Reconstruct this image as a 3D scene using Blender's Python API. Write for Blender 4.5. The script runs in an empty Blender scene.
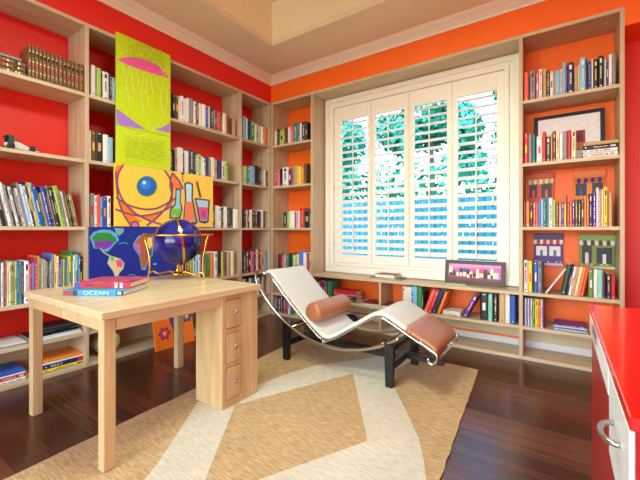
import bpy, math, random
from mathutils import Vector, Matrix
R = math.radians
random.seed(7)
C = bpy.context.scene.collection
SC = bpy.context.scene

# ------------------------------------------------------------ camera, world, light, exposure
FPX = 352.0; EYE = 1.12; CX, CY = 3.193, -3.495; YAW = R(34.5)
cam_d = bpy.data.cameras.new('camera'); cam = bpy.data.objects.new('camera', cam_d); C.objects.link(cam)
cam.location = (CX, CY, EYE); cam.rotation_euler = (R(90), 0, YAW)
cam_d.sensor_width = 36; cam_d.lens = 36 * FPX / 640; cam_d.shift_y = -10 / 640; cam_d.clip_start = 0.02
SC.camera = cam

W = bpy.data.worlds.new('sky_world'); SC.world = W; W.use_nodes = True
wn = W.node_tree.nodes; bg = wn['Background']
sky = wn.new('ShaderNodeTexSky'); sky.sky_type = 'NISHITA'; sky.sun_disc = False
sky.sun_elevation = R(48); sky.sun_rotation = R(200); sky.altitude = 50
W.node_tree.links.new(sky.outputs[0], bg.inputs[0]); bg.inputs[1].default_value = 1.15

def light(name, kind, loc, rot, energy, col, **kw):
    l = bpy.data.lights.new(name, kind); l.energy = energy; l.color = col
    for k, v in kw.items(): setattr(l, k, v)
    o = bpy.data.objects.new(name, l); C.objects.link(o); o.location = loc; o.rotation_euler = rot
    return o
light('sun', 'SUN', (0, -10, 12), (R(42), 0, R(-20)), 4.0, (1, .95, .85), angle=R(1))
light('tray_lamp_light', 'AREA', (2.0, -2.3, 3.02), (0, 0, 0), 54, (.86, 1, .85), shape='DISK', size=.8)
light('rear_window_light', 'AREA', (2.3, -5.55, 1.75), (R(130), 0, 0), 76, (.82, 1, .97), shape='RECTANGLE', size=3.4, size_y=2.5)  # added unseen fill behind the camera, tilted up to brighten the ceiling
SC.view_settings.view_transform = 'Standard'; SC.view_settings.look = 'None'
SC.view_settings.gamma = 1; SC.view_settings.use_curve_mapping = False
SC.view_settings.exposure = 0.08
SC.cycles.max_bounces = 10; SC.cycles.diffuse_bounces = 5

# ------------------------------------------------------------ measuring: photo pixel -> metres on a plane of the room
SN, CS = math.sin(YAW), math.cos(YAW)
def ray(px, py):
    u = (px - 320) / FPX
    return (-SN + CS * u, CS + SN * u, -(py - 230) / FPX)
def onx(px, py, X=0.0):
    d = ray(px, py); t = (X - CX) / d[0]; return (CY + t * d[1], EYE + t * d[2])
def ony(px, py, Y=0.0):
    d = ray(px, py); t = (Y - CY) / d[1]; return (CX + t * d[0], EYE + t * d[2])

# ------------------------------------------------------------ materials
def srgb(r, g, b):
    f = lambda c: (c / 12.92 if c <= .04045 else ((c + .055) / 1.055) ** 2.4)
    return tuple(f(x / 255) for x in (r, g, b)) + (1,)
MATS = {}
def mat(name, rgb, rough=.5, metal=0, spec=None, jitter=0, noise=0, nscale=(20, 20, 20), bump=0, trans=0, coat=0):
    if name in MATS: return MATS[name]
    m = bpy.data.materials.new(name); m.use_nodes = True; MATS[name] = m
    nt = m.node_tree; b = nt.nodes['Principled BSDF']; L = nt.links.new
    col = srgb(*rgb); b.inputs['Base Color'].default_value = col
    b.inputs['Roughness'].default_value = rough; b.inputs['Metallic'].default_value = metal
    if spec is not None: b.inputs['Specular IOR Level'].default_value = spec
    if trans: b.inputs['Transmission Weight'].default_value = trans
    if coat: b.inputs['Coat Weight'].default_value = coat
    m.diffuse_color = col
    if noise or jitter or bump:
        tc = nt.nodes.new('ShaderNodeTexCoord'); mp = nt.nodes.new('ShaderNodeMapping'); mp.inputs['Scale'].default_value = nscale
        L(tc.outputs['Object'], mp.inputs[0])
        nz = nt.nodes.new('ShaderNodeTexNoise'); nz.inputs['Scale'].default_value = 1; nz.inputs['Detail'].default_value = 5
        L(mp.outputs[0], nz.inputs['Vector'])
        hs = nt.nodes.new('ShaderNodeHueSaturation'); hs.inputs['Color'].default_value = col
        mr = nt.nodes.new('ShaderNodeMapRange'); mr.inputs['From Min'].default_value = .3; mr.inputs['From Max'].default_value = .7
        mr.inputs['To Min'].default_value = 1 - noise; mr.inputs['To Max'].default_value = 1 + noise
        L(nz.outputs[0], mr.inputs[0])
        if jitter:
            oi = nt.nodes.new('ShaderNodeObjectInfo')
            m2 = nt.nodes.new('ShaderNodeMapRange'); m2.inputs['To Min'].default_value = 1 - jitter; m2.inputs['To Max'].default_value = 1 + jitter
            L(oi.outputs['Random'], m2.inputs[0])
            mm = nt.nodes.new('ShaderNodeMath'); mm.operation = 'MULTIPLY'; L(mr.outputs[0], mm.inputs[0]); L(m2.outputs[0], mm.inputs[1])
            L(mm.outputs[0], hs.inputs['Value'])
        else: L(mr.outputs[0], hs.inputs['Value'])
        L(hs.outputs[0], b.inputs['Base Color'])
        if bump:
            bp = nt.nodes.new('ShaderNodeBump'); bp.inputs['Strength'].default_value = bump; bp.inputs['Distance'].default_value = .004
            L(nz.outputs[0], bp.inputs['Height']); L(bp.outputs[0], b.inputs['Normal'])
    return m

def ramp_mat(name, stops, scale, rough, detail=6, dist=1.5, bump=0, coord='Object', wave=False):
    m = bpy.data.materials.new(name); m.use_nodes = True; MATS[name] = m
    nt = m.node_tree; b = nt.nodes['Principled BSDF']; L = nt.links.new
    tc = nt.nodes.new('ShaderNodeTexCoord'); mp = nt.nodes.new('ShaderNodeMapping'); mp.inputs['Scale'].default_value = scale
    L(tc.outputs[coord], mp.inputs[0])
    nz = nt.nodes.new('ShaderNodeTexNoise'); nz.inputs['Scale'].default_value = 1; nz.inputs['Detail'].default_value = detail
    nz.inputs['Distortion'].default_value = dist
    L(mp.outputs[0], nz.inputs['Vector'])
    cr = nt.nodes.new('ShaderNodeValToRGB'); L(nz.outputs[0], cr.inputs[0])
    el = cr.color_ramp.elements
    while len(el) < len(stops): el.new(.5)
    for e, (p, c) in zip(el, stops): e.position = p; e.color = srgb(*c)
    L(cr.outputs[0], b.inputs['Base Color']); b.inputs['Roughness'].default_value = rough
    if bump:
        bp = nt.nodes.new('ShaderNodeBump'); bp.inputs['Strength'].default_value = bump; bp.inputs['Distance'].default_value = .004
        L(nz.outputs[0], bp.inputs['Height']); L(bp.outputs[0], b.inputs['Normal'])
    return m

WOODV = ramp_mat('maple_vertical', [(.3, (182, 158, 124)), (.5, (196, 174, 140)), (.7, (207, 187, 156))], (14, 14, 1.1), .42)
WOODX = ramp_mat('maple_along_x', [(.3, (188, 168, 130)), (.5, (202, 184, 148)), (.7, (213, 197, 163))], (1.1, 14, 14), .42)
WOODY = ramp_mat('maple_along_y', [(.3, (188, 168, 130)), (.5, (202, 184, 148)), (.7, (213, 197, 163))], (14, 1.1, 14), .42)
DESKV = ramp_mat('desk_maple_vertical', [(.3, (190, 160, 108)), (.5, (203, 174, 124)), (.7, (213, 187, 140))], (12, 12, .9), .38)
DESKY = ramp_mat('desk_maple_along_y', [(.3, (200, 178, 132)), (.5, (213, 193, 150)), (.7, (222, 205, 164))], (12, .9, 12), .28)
RED = mat('red_wall_paint', (228, 36, 18), .5, noise=.03, nscale=(2, 2, 2))
ORANGE = mat('orange_wall_paint', (250, 110, 16), .5, noise=.03, nscale=(2, 2, 2))
CEIL = mat('beige_ceiling_paint', (232, 214, 178), .8, noise=.02, nscale=(1, 1, 1))
TRAY = mat('cream_tray_paint', (240, 228, 186), .8, noise=.02, nscale=(1, 1, 1))
CROWN = mat('cream_crown_paint', (238, 226, 200), .45, noise=.02)
WHITE = mat('white_shutter_paint', (240, 236, 222), .38, noise=.01)
BASEB = mat('white_baseboard_paint', (226, 226, 224), .4, noise=.02)
CHROME = mat('chrome', (215, 215, 215), .14, 1)
STEEL = mat('brushed_steel', (170, 168, 165), .3, 1, noise=.05)
BLACKM = mat('black_lacquer_steel', (9, 10, 12), .42, noise=.1)
BRASS = mat('brass', (214, 164, 66), .22, 1, noise=.05)
CANVAS = mat('cream_canvas_weave', (218, 219, 208), .75, noise=.04, nscale=(300, 300, 300), bump=.2)
LEATHER = mat('tan_leather', (178, 116, 76), .38, noise=.10, nscale=(30, 30, 30), bump=.25)
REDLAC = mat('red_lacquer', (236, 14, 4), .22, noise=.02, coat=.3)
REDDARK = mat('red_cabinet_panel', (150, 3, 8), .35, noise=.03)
PAGES = mat('book_pages', (232, 222, 196), .8, noise=.08, nscale=(400, 400, 4))
GLASS = mat('window_glass', (245, 250, 250), .02, trans=1)
GLASS.node_tree.nodes['Principled BSDF'].inputs['IOR'].default_value = 1.02

# floor: dark red-brown planks along x
def floor_mat():
    m = bpy.data.materials.new('dark_wood_planks'); m.use_nodes = True
    nt = m.node_tree; b = nt.nodes['Principled BSDF']; L = nt.links.new
    tc = nt.nodes.new('ShaderNodeTexCoord')
    br = nt.nodes.new('ShaderNodeTexBrick'); br.inputs['Scale'].default_value = 1
    br.inputs['Brick Width'].default_value = 2.3; br.inputs['Row Height'].default_value = .082
    br.inputs['Mortar Size'].default_value = .0016; br.inputs['Mortar Smooth'].default_value = .1; br.inputs['Bias'].default_value = 0
    br.offset = .37; br.inputs['Color1'].default_value = srgb(70, 35, 21); br.inputs['Color2'].default_value = srgb(106, 59, 34)
    br.inputs['Mortar'].default_value = srgb(28, 12, 8)
    L(tc.outputs['Object'], br.inputs['Vector'])
    mp = nt.nodes.new('ShaderNodeMapping'); mp.inputs['Scale'].default_value = (1.2, 60, 1); L(tc.outputs['Object'], mp.inputs[0])
    nz = nt.nodes.new('ShaderNodeTexNoise'); nz.inputs['Scale'].default_value = 1; nz.inputs['Detail'].default_value = 8; L(mp.outputs[0], nz.inputs['Vector'])
    mr = nt.nodes.new('ShaderNodeMapRange'); mr.inputs['From Min'].default_value = .3; mr.inputs['From Max'].default_value = .7
    mr.inputs['To Min'].default_value = .6; mr.inputs['To Max'].default_value = 1.3; L(nz.outputs[0], mr.inputs[0])
    hs = nt.nodes.new('ShaderNodeHueSaturation'); L(br.outputs['Color'], hs.inputs['Color']); L(mr.outputs[0], hs.inputs['Value'])
    L(hs.outputs[0], b.inputs['Base Color']); b.inputs['Roughness'].default_value = .22; b.inputs['Specular IOR Level'].default_value = .55
    bp = nt.nodes.new('ShaderNodeBump'); bp.inputs['Strength'].default_value = .12; bp.inputs['Distance'].default_value = .002
    L(nz.outputs[0], bp.inputs['Height']); L(bp.outputs[0], b.inputs['Normal'])
    return m
FLOOR = floor_mat()

def jute_mat(name, a, c, d, dens=70):
    m = bpy.data.materials.new(name); m.use_nodes = True
    nt = m.node_tree; b = nt.nodes['Principled BSDF']; L = nt.links.new
    tc = nt.nodes.new('ShaderNodeTexCoord')
    def nzn(sc, det=4):
        mp = nt.nodes.new('ShaderNodeMapping'); mp.inputs['Scale'].default_value = sc; L(tc.outputs['Object'], mp.inputs[0])
        n = nt.nodes.new('ShaderNodeTexNoise'); n.inputs['Scale'].default_value = 1; n.inputs['Detail'].default_value = det
        L(mp.outputs[0], n.inputs['Vector']); return n
    n1 = nzn((16, dens * 1.5, 1)); n2 = nzn((3, 3, 1), 3)
    cr = nt.nodes.new('ShaderNodeValToRGB'); L(n1.outputs[0], cr.inputs[0]); e = cr.color_ramp.elements; e.new(.5)
    for el, p, col in zip(e, (.3, .5, .7), (a, c, d)): el.position = p; el.color = srgb(*col)
    mr = nt.nodes.new('ShaderNodeMapRange'); mr.inputs['To Min'].default_value = .82; mr.inputs['To Max'].default_value = 1.15; L(n2.outputs[0], mr.inputs[0])
    hs = nt.nodes.new('ShaderNodeHueSaturation'); L(cr.outputs[0], hs.inputs['Color']); L(mr.outputs[0], hs.inputs['Value'])
    L(hs.outputs[0], b.inputs['Base Color']); b.inputs['Roughness'].default_value = .9
    wv = nt.nodes.new('ShaderNodeTexWave'); wv.bands_direction = 'Y'; wv.inputs['Scale'].default_value = 34; wv.inputs['Distortion'].default_value = 1.2
    L(tc.outputs['Object'], wv.inputs['Vector'])
    ad = nt.nodes.new('ShaderNodeMath'); ad.operation = 'ADD'; L(wv.outputs['Fac'], ad.inputs[0]); L(n1.outputs[0], ad.inputs[1])
    bp = nt.nodes.new('ShaderNodeBump'); bp.inputs['Strength'].default_value = .3; bp.inputs['Distance'].default_value = .006
    L(ad.outputs[0], bp.inputs['Height']); L(bp.outputs[0], b.inputs['Normal'])
    return m
JUTE = jute_mat('natural_jute', (166, 134, 90), (190, 160, 112), (207, 182, 138))
JUTEW = jute_mat('bleached_jute', (194, 187, 160), (208, 202, 178), (220, 214, 194))

# ------------------------------------------------------------ mesh builder
class MB:
    def __init__(s): s.v = []; s.f = []; s.m = []; s.sm = []; s.mats = []
    def mi(s, m):
        if m not in s.mats: s.mats.append(m)
        return s.mats.index(m)
    def add(s, vs, fs, m, smooth=False, T=None):
        o = len(s.v); k = s.mi(m)
        s.v += [tuple(T @ Vector(p)) if T else tuple(p) for p in vs]
        for f in fs: s.f.append([i + o for i in f]); s.m.append(k); s.sm.append(smooth)
        return s
    def box(s, x0, x1, y0, y1, z0, z1, m, T=None):
        vs = [(x, y, z) for x in (x0, x1) for y in (y0, y1) for z in (z0, z1)]
        return s.add(vs, [(0, 1, 3, 2), (4, 6, 7, 5), (0, 4, 5, 1), (2, 3, 7, 6), (0, 2, 6, 4), (1, 5, 7, 3)], m, False, T)
    def bbox(s, x0, x1, y0, y1, z0, z1, m, b=.003, T=None):
        # box with chamfered edges
        vs = []; idx = {}
        X = (x0, x1); Y = (y0, y1); Z = (z0, z1)
        for i in (0, 1):
            for j in (0, 1):
                for k in (0, 1):
                    sx, sy, sz = (1, -1)[i] * b, (1, -1)[j] * b, (1, -1)[k] * b
                    idx[i, j, k, 0] = len(vs); vs.append((X[i], Y[j] + sy, Z[k] + sz))
                    idx[i, j, k, 1] = len(vs); vs.append((X[i] + sx, Y[j], Z[k] + sz))
                    idx[i, j, k, 2] = len(vs); vs.append((X[i] + sx, Y[j] + sy, Z[k]))
        fs = []
        c = Vector(((x0 + x1) / 2, (y0 + y1) / 2, (z0 + z1) / 2))
        def q(l):
            ps = [Vector(vs[i]) for i in l]; n = (ps[1] - ps[0]).cross(ps[2] - ps[0]); mid = sum(ps, Vector()) / len(ps)
            fs.append(l if n.dot(mid - c) > 0 else l[::-1])
        for i in (0, 1):
            q([idx[i, 0, 0, 0], idx[i, 1, 0, 0], idx[i, 1, 1, 0], idx[i, 0, 1, 0]])
            q([idx[0, i, 0, 1], idx[1, i, 0, 1], idx[1, i, 1, 1], idx[0, i, 1, 1]])
            q([idx[0, 0, i, 2], idx[1, 0, i, 2], idx[1, 1, i, 2], idx[0, 1, i, 2]])
        for a in (0, 1):
            for c2 in (0, 1):
                q([idx[a, c2, 0, 0], idx[a, c2, 1, 0], idx[a, c2, 1, 1], idx[a, c2, 0, 1]])
                q([idx[a, 0, c2, 0], idx[a, 1, c2, 0], idx[a, 1, c2, 2], idx[a, 0, c2, 2]])
                q([idx[0, a, c2, 1], idx[1, a, c2, 1], idx[1, a, c2, 2], idx[0, a, c2, 2]])
        for k in list(idx):
            if k[3] == 0: q([idx[k[0], k[1], k[2], 0], idx[k[0], k[1], k[2], 1], idx[k[0], k[1], k[2], 2]])
        return s.add(vs, fs, m, False, T)
    def tube(s, pts, r, m, n=10, closed=False, T=None):
        pts = [Vector(p) for p in pts]; N = len(pts); vs = []; prev = None
        rr = r if isinstance(r, (list, tuple)) else [r] * N
        for i, p in enumerate(pts):
            a = pts[(i - 1) % N] if (closed or i > 0) else p; b = pts[(i + 1) % N] if (closed or i < N - 1) else p
            t = (b - a).normalized()
            if prev is None:
                up = Vector((0, 0, 1)) if abs(t.z) < .9 else Vector((1, 0, 0)); u = t.cross(up).normalized()
            else: u = (prev - t * prev.dot(t)).normalized()
            prev = u; w = t.cross(u)
            for k in range(n):
                an = 2 * math.pi * k / n; vs.append(p + (u * math.cos(an) + w * math.sin(an)) * rr[i])
        fs = []
        for i in range(N if closed else N - 1):
            j = (i + 1) % N
            for k in range(n): fs.append((i * n + k, i * n + (k + 1) % n, j * n + (k + 1) % n, j * n + k))
        if not closed: fs += [tuple(range(n))[::-1], tuple(range((N - 1) * n, N * n))]
        return s.add(vs, fs, m, True, T)
    def lathe(s, prof, m, n=24, T=None):
        vs = []; fs = []
        for (r, z) in prof:
            for k in range(n): an = 2 * math.pi * k / n; vs.append((r * math.cos(an), r * math.sin(an), z))
        for i in range(len(prof) - 1):
            for k in range(n): fs.append((i * n + k, i * n + (k + 1) % n, (i + 1) * n + (k + 1) % n, (i + 1) * n + k))
        fs += [tuple(range(n))[::-1], tuple(range((len(prof) - 1) * n, len(prof) * n))]
        return s.add(vs, fs, m, True, T)
    def sphere(s, c, r, m, n=24, k=14, sc=(1, 1, 1)):
        prof = [(max(1e-4, r * math.sin(math.pi * i / k)), -r * math.cos(math.pi * i / k)) for i in range(k + 1)]
        return s.lathe(prof, m, n, Matrix.Translation(c) @ Matrix.Diagonal((*sc, 1)))
    def prism(s, poly, z0, z1, m, T=None):
        n = len(poly); vs = [(x, y, z0) for x, y in poly] + [(x, y, z1) for x, y in poly]
        ar = sum(poly[i][0] * poly[(i + 1) % n][1] - poly[(i + 1) % n][0] * poly[i][1] for i in range(n))
        fs = [tuple(range(n))[::-1], tuple(range(n, 2 * n))] + [(i, (i + 1) % n, (i + 1) % n + n, i + n) for i in range(n)]
        if ar < 0: fs = [f[::-1] for f in fs]
        return s.add(vs, fs, m, False, T)
    def build(s, name, parent=None, loc=None, rot=None):
        me = bpy.data.meshes.new(name); me.from_pydata(s.v, [], s.f)
        for m in s.mats: me.materials.append(m)
        for p, k, sm in zip(me.polygons, s.m, s.sm): p.material_index = k; p.use_smooth = sm
        me.update()
        o = bpy.data.objects.new(name, me); C.objects.link(o)
        if parent: o.parent = parent
        if loc: o.location = loc
        if rot: o.rotation_euler = rot
        return o
def tag(o, label, cat, group=None):
    o['label'] = label; o['category'] = cat
    if group: o['group'] = group
    return o
def thing(name, label, cat, loc=(0, 0, 0), rz=0, group=None):
    o = bpy.data.objects.new(name, None); C.objects.link(o); o.location = loc; o.rotation_euler = (0, 0, rz)
    o.empty_display_size = .1
    return tag(o, label, cat, group)
def struct(mb, name):
    o = mb.build(name); o['kind'] = 'structure'; return o
def smooth_pts(pts, k=6):
    out = []; P = [Vector(p) for p in pts]; n = len(P)
    for i in range(n - 1):
        p0, p1, p2, p3 = P[max(i - 1, 0)], P[i], P[i + 1], P[min(i + 2, n - 1)]
        for j in range(k):
            t = j / k
            out.append(.5 * ((2 * p1) + (p2 - p0) * t + (2 * p0 - 5 * p1 + 4 * p2 - p3) * t * t + (3 * p1 - p0 - 3 * p2 + p3) * t ** 3))
    out.append(P[-1]); return out

# ------------------------------------------------------------ room shell
TOP = 2.81; CZ = 3.12; WX = -.335; WY = .335
struct(MB().box(-.5, 5.0, -6.0, .5, -.1, 0, FLOOR), 'floor')
struct(MB().box(WX - .15, WX, -6.0, WY + .15, 0, CZ + .4, RED).box(WX, 0, -6.0, 0, TOP, CZ + .1, RED), 'wall_left')
wb = MB()
HX0, HX1, HZ0, HZ1 = .80, 2.79, .70, 2.62
wb.box(WX, HX0, WY, WY + .15, 0, CZ + .4, ORANGE); wb.box(HX1, 3.5850, WY, WY + .15, 0, CZ + .4, ORANGE)
wb.box(HX0, HX1, WY, WY + .15, 0, HZ0, ORANGE); wb.box(HX0, HX1, WY, WY + .15, HZ1, CZ + .4, ORANGE)
wb.box(WX, 3.5850, .001, WY, TOP, CZ + .1, ORANGE)
wb.box(3.5850, 4.5, .001, WY, 2.664, CZ + .1, ORANGE)
wb.box(3.5850, 4.5, WY, WY + .15, 0, CZ + .4, RED)
struct(wb, 'wall_back')
struct(MB().box(4.5, 4.65, -6.0, WY + .15, 0, CZ + .4, RED), 'wall_right')
struct(MB().box(-.5, .4, -6.0, -5.85, 0, CZ + .4, ORANGE).box(4.2, 4.65, -6, -5.85, 0, CZ + .4, ORANGE)
       .box(.4, 4.2, -6, -5.85, 2.9, CZ + .4, ORANGE), 'wall_rear')
tx0, tx1, ty0, ty1 = .598, 3.6, -4.6, -.637
ce = MB().box(-.5, tx0, -6, .5, CZ, CZ + .05, CEIL).box(tx1, 4.65, -6, .5, CZ, CZ + .05, CEIL)
ce.box(tx0, tx1, ty1, .5, CZ, CZ + .05, CEIL).box(tx0, tx1, -6, ty0, CZ, CZ + .05, CEIL)
struct(ce, 'ceiling')
tr = MB().box(tx0 - .05, tx1 + .05, ty0 - .05, ty1 + .05, CZ + .46, CZ + .51, TRAY)
tr.box(tx0 - .05, tx0 + .001, ty0, ty1, CZ + .0505, CZ + .46, TRAY).box(tx1 - .001, tx1 + .05, ty0, ty1, CZ + .0505, CZ + .46, TRAY)
tr.box(tx0 - .05, tx1 + .05, ty0 - .05, ty0 + .001, CZ + .0505, CZ + .46, TRAY).box(tx0 - .05, tx1 + .05, ty1 - .001, ty1 + .05, CZ + .0505, CZ + .46, TRAY)
struct(tr, 'ceiling_tray')
# crown moulding: profile (out from wall, down from ceiling)
prof = [(0, -.085), (.012, -.085), (.016, -.070), (.024, -.062), (.040, -.048), (.060, -.030), (.078, -.022), (.084, -.014), (.094, -.013), (.100, -.004), (.112, -.003), (.112, 0), (0, 0)]
def crown(name, axis, a, b):
    vs = []; n = len(prof)
    for s_, e in ((0, a), (1, b)):
        for (o, d) in prof:
            # mitred at the interior corner (end b for left wall, end a for back wall)
            if axis == 'y': vs.append((o, e - (o if s_ else 0), CZ + d))
            else: vs.append((e + (o if not s_ else 0), -o, CZ + d))
    fs = [(i, (i + 1) % n, (i + 1) % n + n, i + n) for i in range(n)]
    if axis == 'y': fs = [f[::-1] for f in fs]
    struct(MB().add(vs, fs, CROWN), name)
crown('trim_1', 'y', -6, 0); crown('trim_2', 'x', 0, 4.5)
struct(MB().box(HX0 - .1, 3.5850, WY - .02, WY, 0, .09, BASEB), 'baseboard_back')

# ------------------------------------------------------------ bookcases
LV = [.0, .29, .585, 1.147, 1.695, 2.235, 2.81]   # top faces of shelves; the first board lies on the floor
TH = .028
def case(name, label, wall, posts, levels, back_rows, x_off=0):
    """posts = centre lines of the uprights along the wall; levels per bay; wall 'L' or 'B'"""
    t = thing(name, label, 'bookcase', (0, posts[0], 0) if wall == 'L' else (posts[0], 0, 0))
    lx, ly = t.location.x, t.location.y
    def slab(nm, a, b, d0, d1, z0, z1, m):
        mb = MB()
        if wall == 'L': mb.bbox(-d1 - lx, -d0 - lx, a - ly, b - ly, z0, z1, m, .0015)
        else: mb.bbox(a - lx, b - lx, d0 - ly, d1 - ly, z0, z1, m, .0015)
        return mb.build(nm, t)
    return t, slab
D = .33
HW = WOODY
tl, slab = case('built_in_bookcase', 'tall pale wood bookcase with red back along the left wall, full of books', 'L', [-4.06, -3.13, -2.204, -1.475, -.531], None, None)
LP = [-4.06, -3.13, -2.204, -1.475, -.531, -.0145]
for i, p in enumerate(LP):
    slab('side_panel', p - .0145, p + .0145, 0 if i < 5 else .0, D, 0, TOP, WOODV)
for a, b in zip(LP[:-1], LP[1:]):
    a += .0147; b -= .0147
    slab('shelf', a, b, .002, D, 0, .032, WOODY)
    for z in LV[1:-1]: slab('shelf', a, b, .002, D, z - TH, z, WOODY)
    slab('top_board', a, b, .0, D, TOP - .03, TOP - .0005, WOODY)
    slab('back_panel', a, b, D - .012, D, .032, LV[1] - TH, WOODY)
tc_, slab = case('corner_bookcase', 'narrow pale wood bookcase with orange back, between corner and shuttered window', 'B', [.0145], None, None)
for p in (.0145, .666): slab('side_panel', p - .0145, p + .0145, .0, D, 0, TOP, WOODV)
for z in LV[1:-1]: slab('shelf', .0292, .6513, .002, D, z - TH, z, WOODX)
slab('shelf', .0292, .6513, .002, D, 0, .032, WOODX)
slab('top_board', .0292, .6513, 0, D, TOP - .03, TOP - .0005, WOODX)
tw, slab = case('low_bookcase', 'low pale wood bookcase with a flat top running under the shuttered window', 'B', [.6807], None, None)
slab('countertop', .6807, 2.885, .0, D - .001, LV[2] - .03, LV[2], WOODX)
slab('shelf', .6807, 2.885, .002, D, LV[1] - TH, LV[1], WOODX)
slab('shelf', .6807, 2.885, .002, D - .021, 0, .032, WOODX)
slab('divider', 1.560, 1.586, .004, D, LV[1], LV[2] - .03, WOODV)
slab('divider', 1.560, 1.586, .004, D - .021, .032, LV[1] - TH, WOODV)
slab('top_board', .6807, 2.885, .0, D, TOP - .03, TOP - .0005, WOODX)
slab('back_panel', .6807, 2.885, D - .012, D - .0, .112, LV[1] - TH, WOODX)
tr_, slab = case('window_side_bookcase', 'tall pale wood bookcase with orange back, right of the shuttered window', 'B', [2.900], None, None)
for p in (2.900, 3.570): slab('side_panel', p - .0145, p + .0145, .0, D, 0, TOP, WOODV)
for z in LV[1:-1]: slab('shelf', 2.9147, 3.5553, .002, D, z - TH, z, WOODX)
slab('shelf', 2.9147, 3.5553, .002, D - .021, 0, .032, WOODX)
slab('top_board', 2.9147, 3.5553, 0, D, TOP - .03, TOP - .0005, WOODX)
slab('back_panel', 2.9147, 3.5553, D - .012, D, .0905, LV[1] - TH, WOODX)

# ------------------------------------------------------------ window with plantation shutters
WYF = .27      # room side of the shutter frames
wc = MB()
for (o, i, y0, y1) in ((0, .055, .255, .33), (.055, .085, .268, .33), (.085, .125, .25, .33)):
    X0, X1, Z0, Z1 = .698, 2.868, .592, 2.775
    wc.bbox(X0 + o, X0 + i, y0, y1, Z0 + o, Z1 - o, WHITE, .003); wc.bbox(X1 - i, X1 - o, y0, y1, Z0 + o, Z1 - o, WHITE, .003)
    wc.bbox(X0 + i, X1 - i, y0, y1, Z1 - i, Z1 - o, WHITE, .003); wc.bbox(X0 + i, X1 - i, y0, y1, Z0 + o, Z0 + i, WHITE, .003)
win = struct(wc, 'window_1')
MB().box(.79, 2.80, .44, .446, .69, 2.63, GLASS).build('pane', win)
PX = [(.825, .928, 1.292), (1.292, 1.392, 1.742), (1.742, 1.856, 2.207), (2.207, 2.313, 2.674)]
edges = [.825, 1.342, 1.799, 2.260, 2.758]
opens = [(.928, 1.292), (1.392, 1.742), (1.856, 2.207), (2.313, 2.674)]
ZB, ZT = .815, 2.475
for k, (a, b) in enumerate(opens):
    e0, e1 = edges[k] + .002, edges[k + 1] - .002
    sh = MB()
    sh.bbox(e0, a, WYF, WYF + .03, .719, 2.648, WHITE, .002); sh.bbox(b, e1, WYF, WYF + .03, .719, 2.648, WHITE, .002)
    sh.bbox(a, b, WYF, WYF + .03, .719, ZB, WHITE, .002); sh.bbox(a, b, WYF, WYF + .03, ZT, 2.648, WHITE, .002)
    so = sh.build('shutter_panel', win)
    n = 19; pitch = (ZT - ZB) / n
    for i in range(n):
        zc = ZB + pitch * (i + .5); T = Matrix.Translation((0, WYF + .015, zc)) @ Matrix.Rotation(R(32), 4, 'X')
        pr = [(-.043, 0), (-.036, .0045), (0, .0060), (.036, .0045), (.043, 0), (.036, -.0045), (0, -.006), (-.036, -.0045)]
        vs = [(a + .001, y, z) for y, z in pr] + [(b - .001, y, z) for y, z in pr]
        fs = [(j, j + 8, (j + 1) % 8 + 8, (j + 1) % 8) for j in range(8)] + [tuple(range(8)), tuple(range(8, 16))[::-1]]
        MB().add(vs, fs, WHITE, False, T).build('louver', so)
    xm = (a + b) / 2
    MB().bbox(xm - .006, xm + .006, WYF - .036, WYF - .026, ZB + .03, ZT - .03, WHITE, .002).build('tilt_rod', so)
for zz in (.95, 1.65, 2.35):
    for xx in (.822, 2.761):
        MB().tube([(xx, WYF - .006, zz - .03), (xx, WYF - .006, zz + .03)], .005, STEEL, 8).build('hinge', win)

# ------------------------------------------------------------ books
PAL = {'w': ('white', (236, 234, 228)), 'c': ('cream', (232, 218, 180)), 'y': ('yellow', (240, 212, 48)), 'o': ('orange', (238, 132, 44)),
       'r': ('red', (206, 36, 40)), 'k': ('black', (26, 26, 30)), 'n': ('navy', (28, 40, 96)), 'b': ('blue', (36, 88, 176)), 'l': ('azure', (140, 192, 224)),
       't': ('teal', (24, 120, 130)), 'g': ('green', (36, 140, 66)), 'd': ('bottle-green', (22, 66, 50)), 'e': ('lime', (170, 204, 90)),
       'p': ('purple', (98, 52, 140)), 'i': ('pink', (226, 110, 140)), 'u': ('brown', (112, 72, 46)), 'a': ('tan', (206, 168, 116)),
       's': ('grey', (142, 144, 146)), 'm': ('maroon', (116, 24, 44)), 'q': ('charcoal', (58, 58, 62)), 'h': ('mint', (140, 214, 190)),
       'j': ('coral', (236, 92, 76)), 'v': ('periwinkle', (96, 120, 206)), 'z': ('olive', (120, 140, 50)), 'x': ('leather', (124, 88, 52))}
CM = {k: mat('cover_' + v[0].replace('-', '_'), v[1], .42, jitter=.12, noise=.05, nscale=(40, 40, 40)) for k, v in PAL.items()}
GOLD = mat('gold_tooling', (214, 178, 92), .35, .6)
INK = {'dark': CM['k'], 'light': CM['w'], 'gold': GOLD}
MARKS = {'w': 'knrbkt', 'c': 'knru', 'y': 'krbn', 'l': 'nwkw', 's': 'kwnr', 'h': 'kwd', 'e': 'kwd', 'a': 'kru', 'o': 'kwwn', 'i': 'wkw'}
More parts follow.
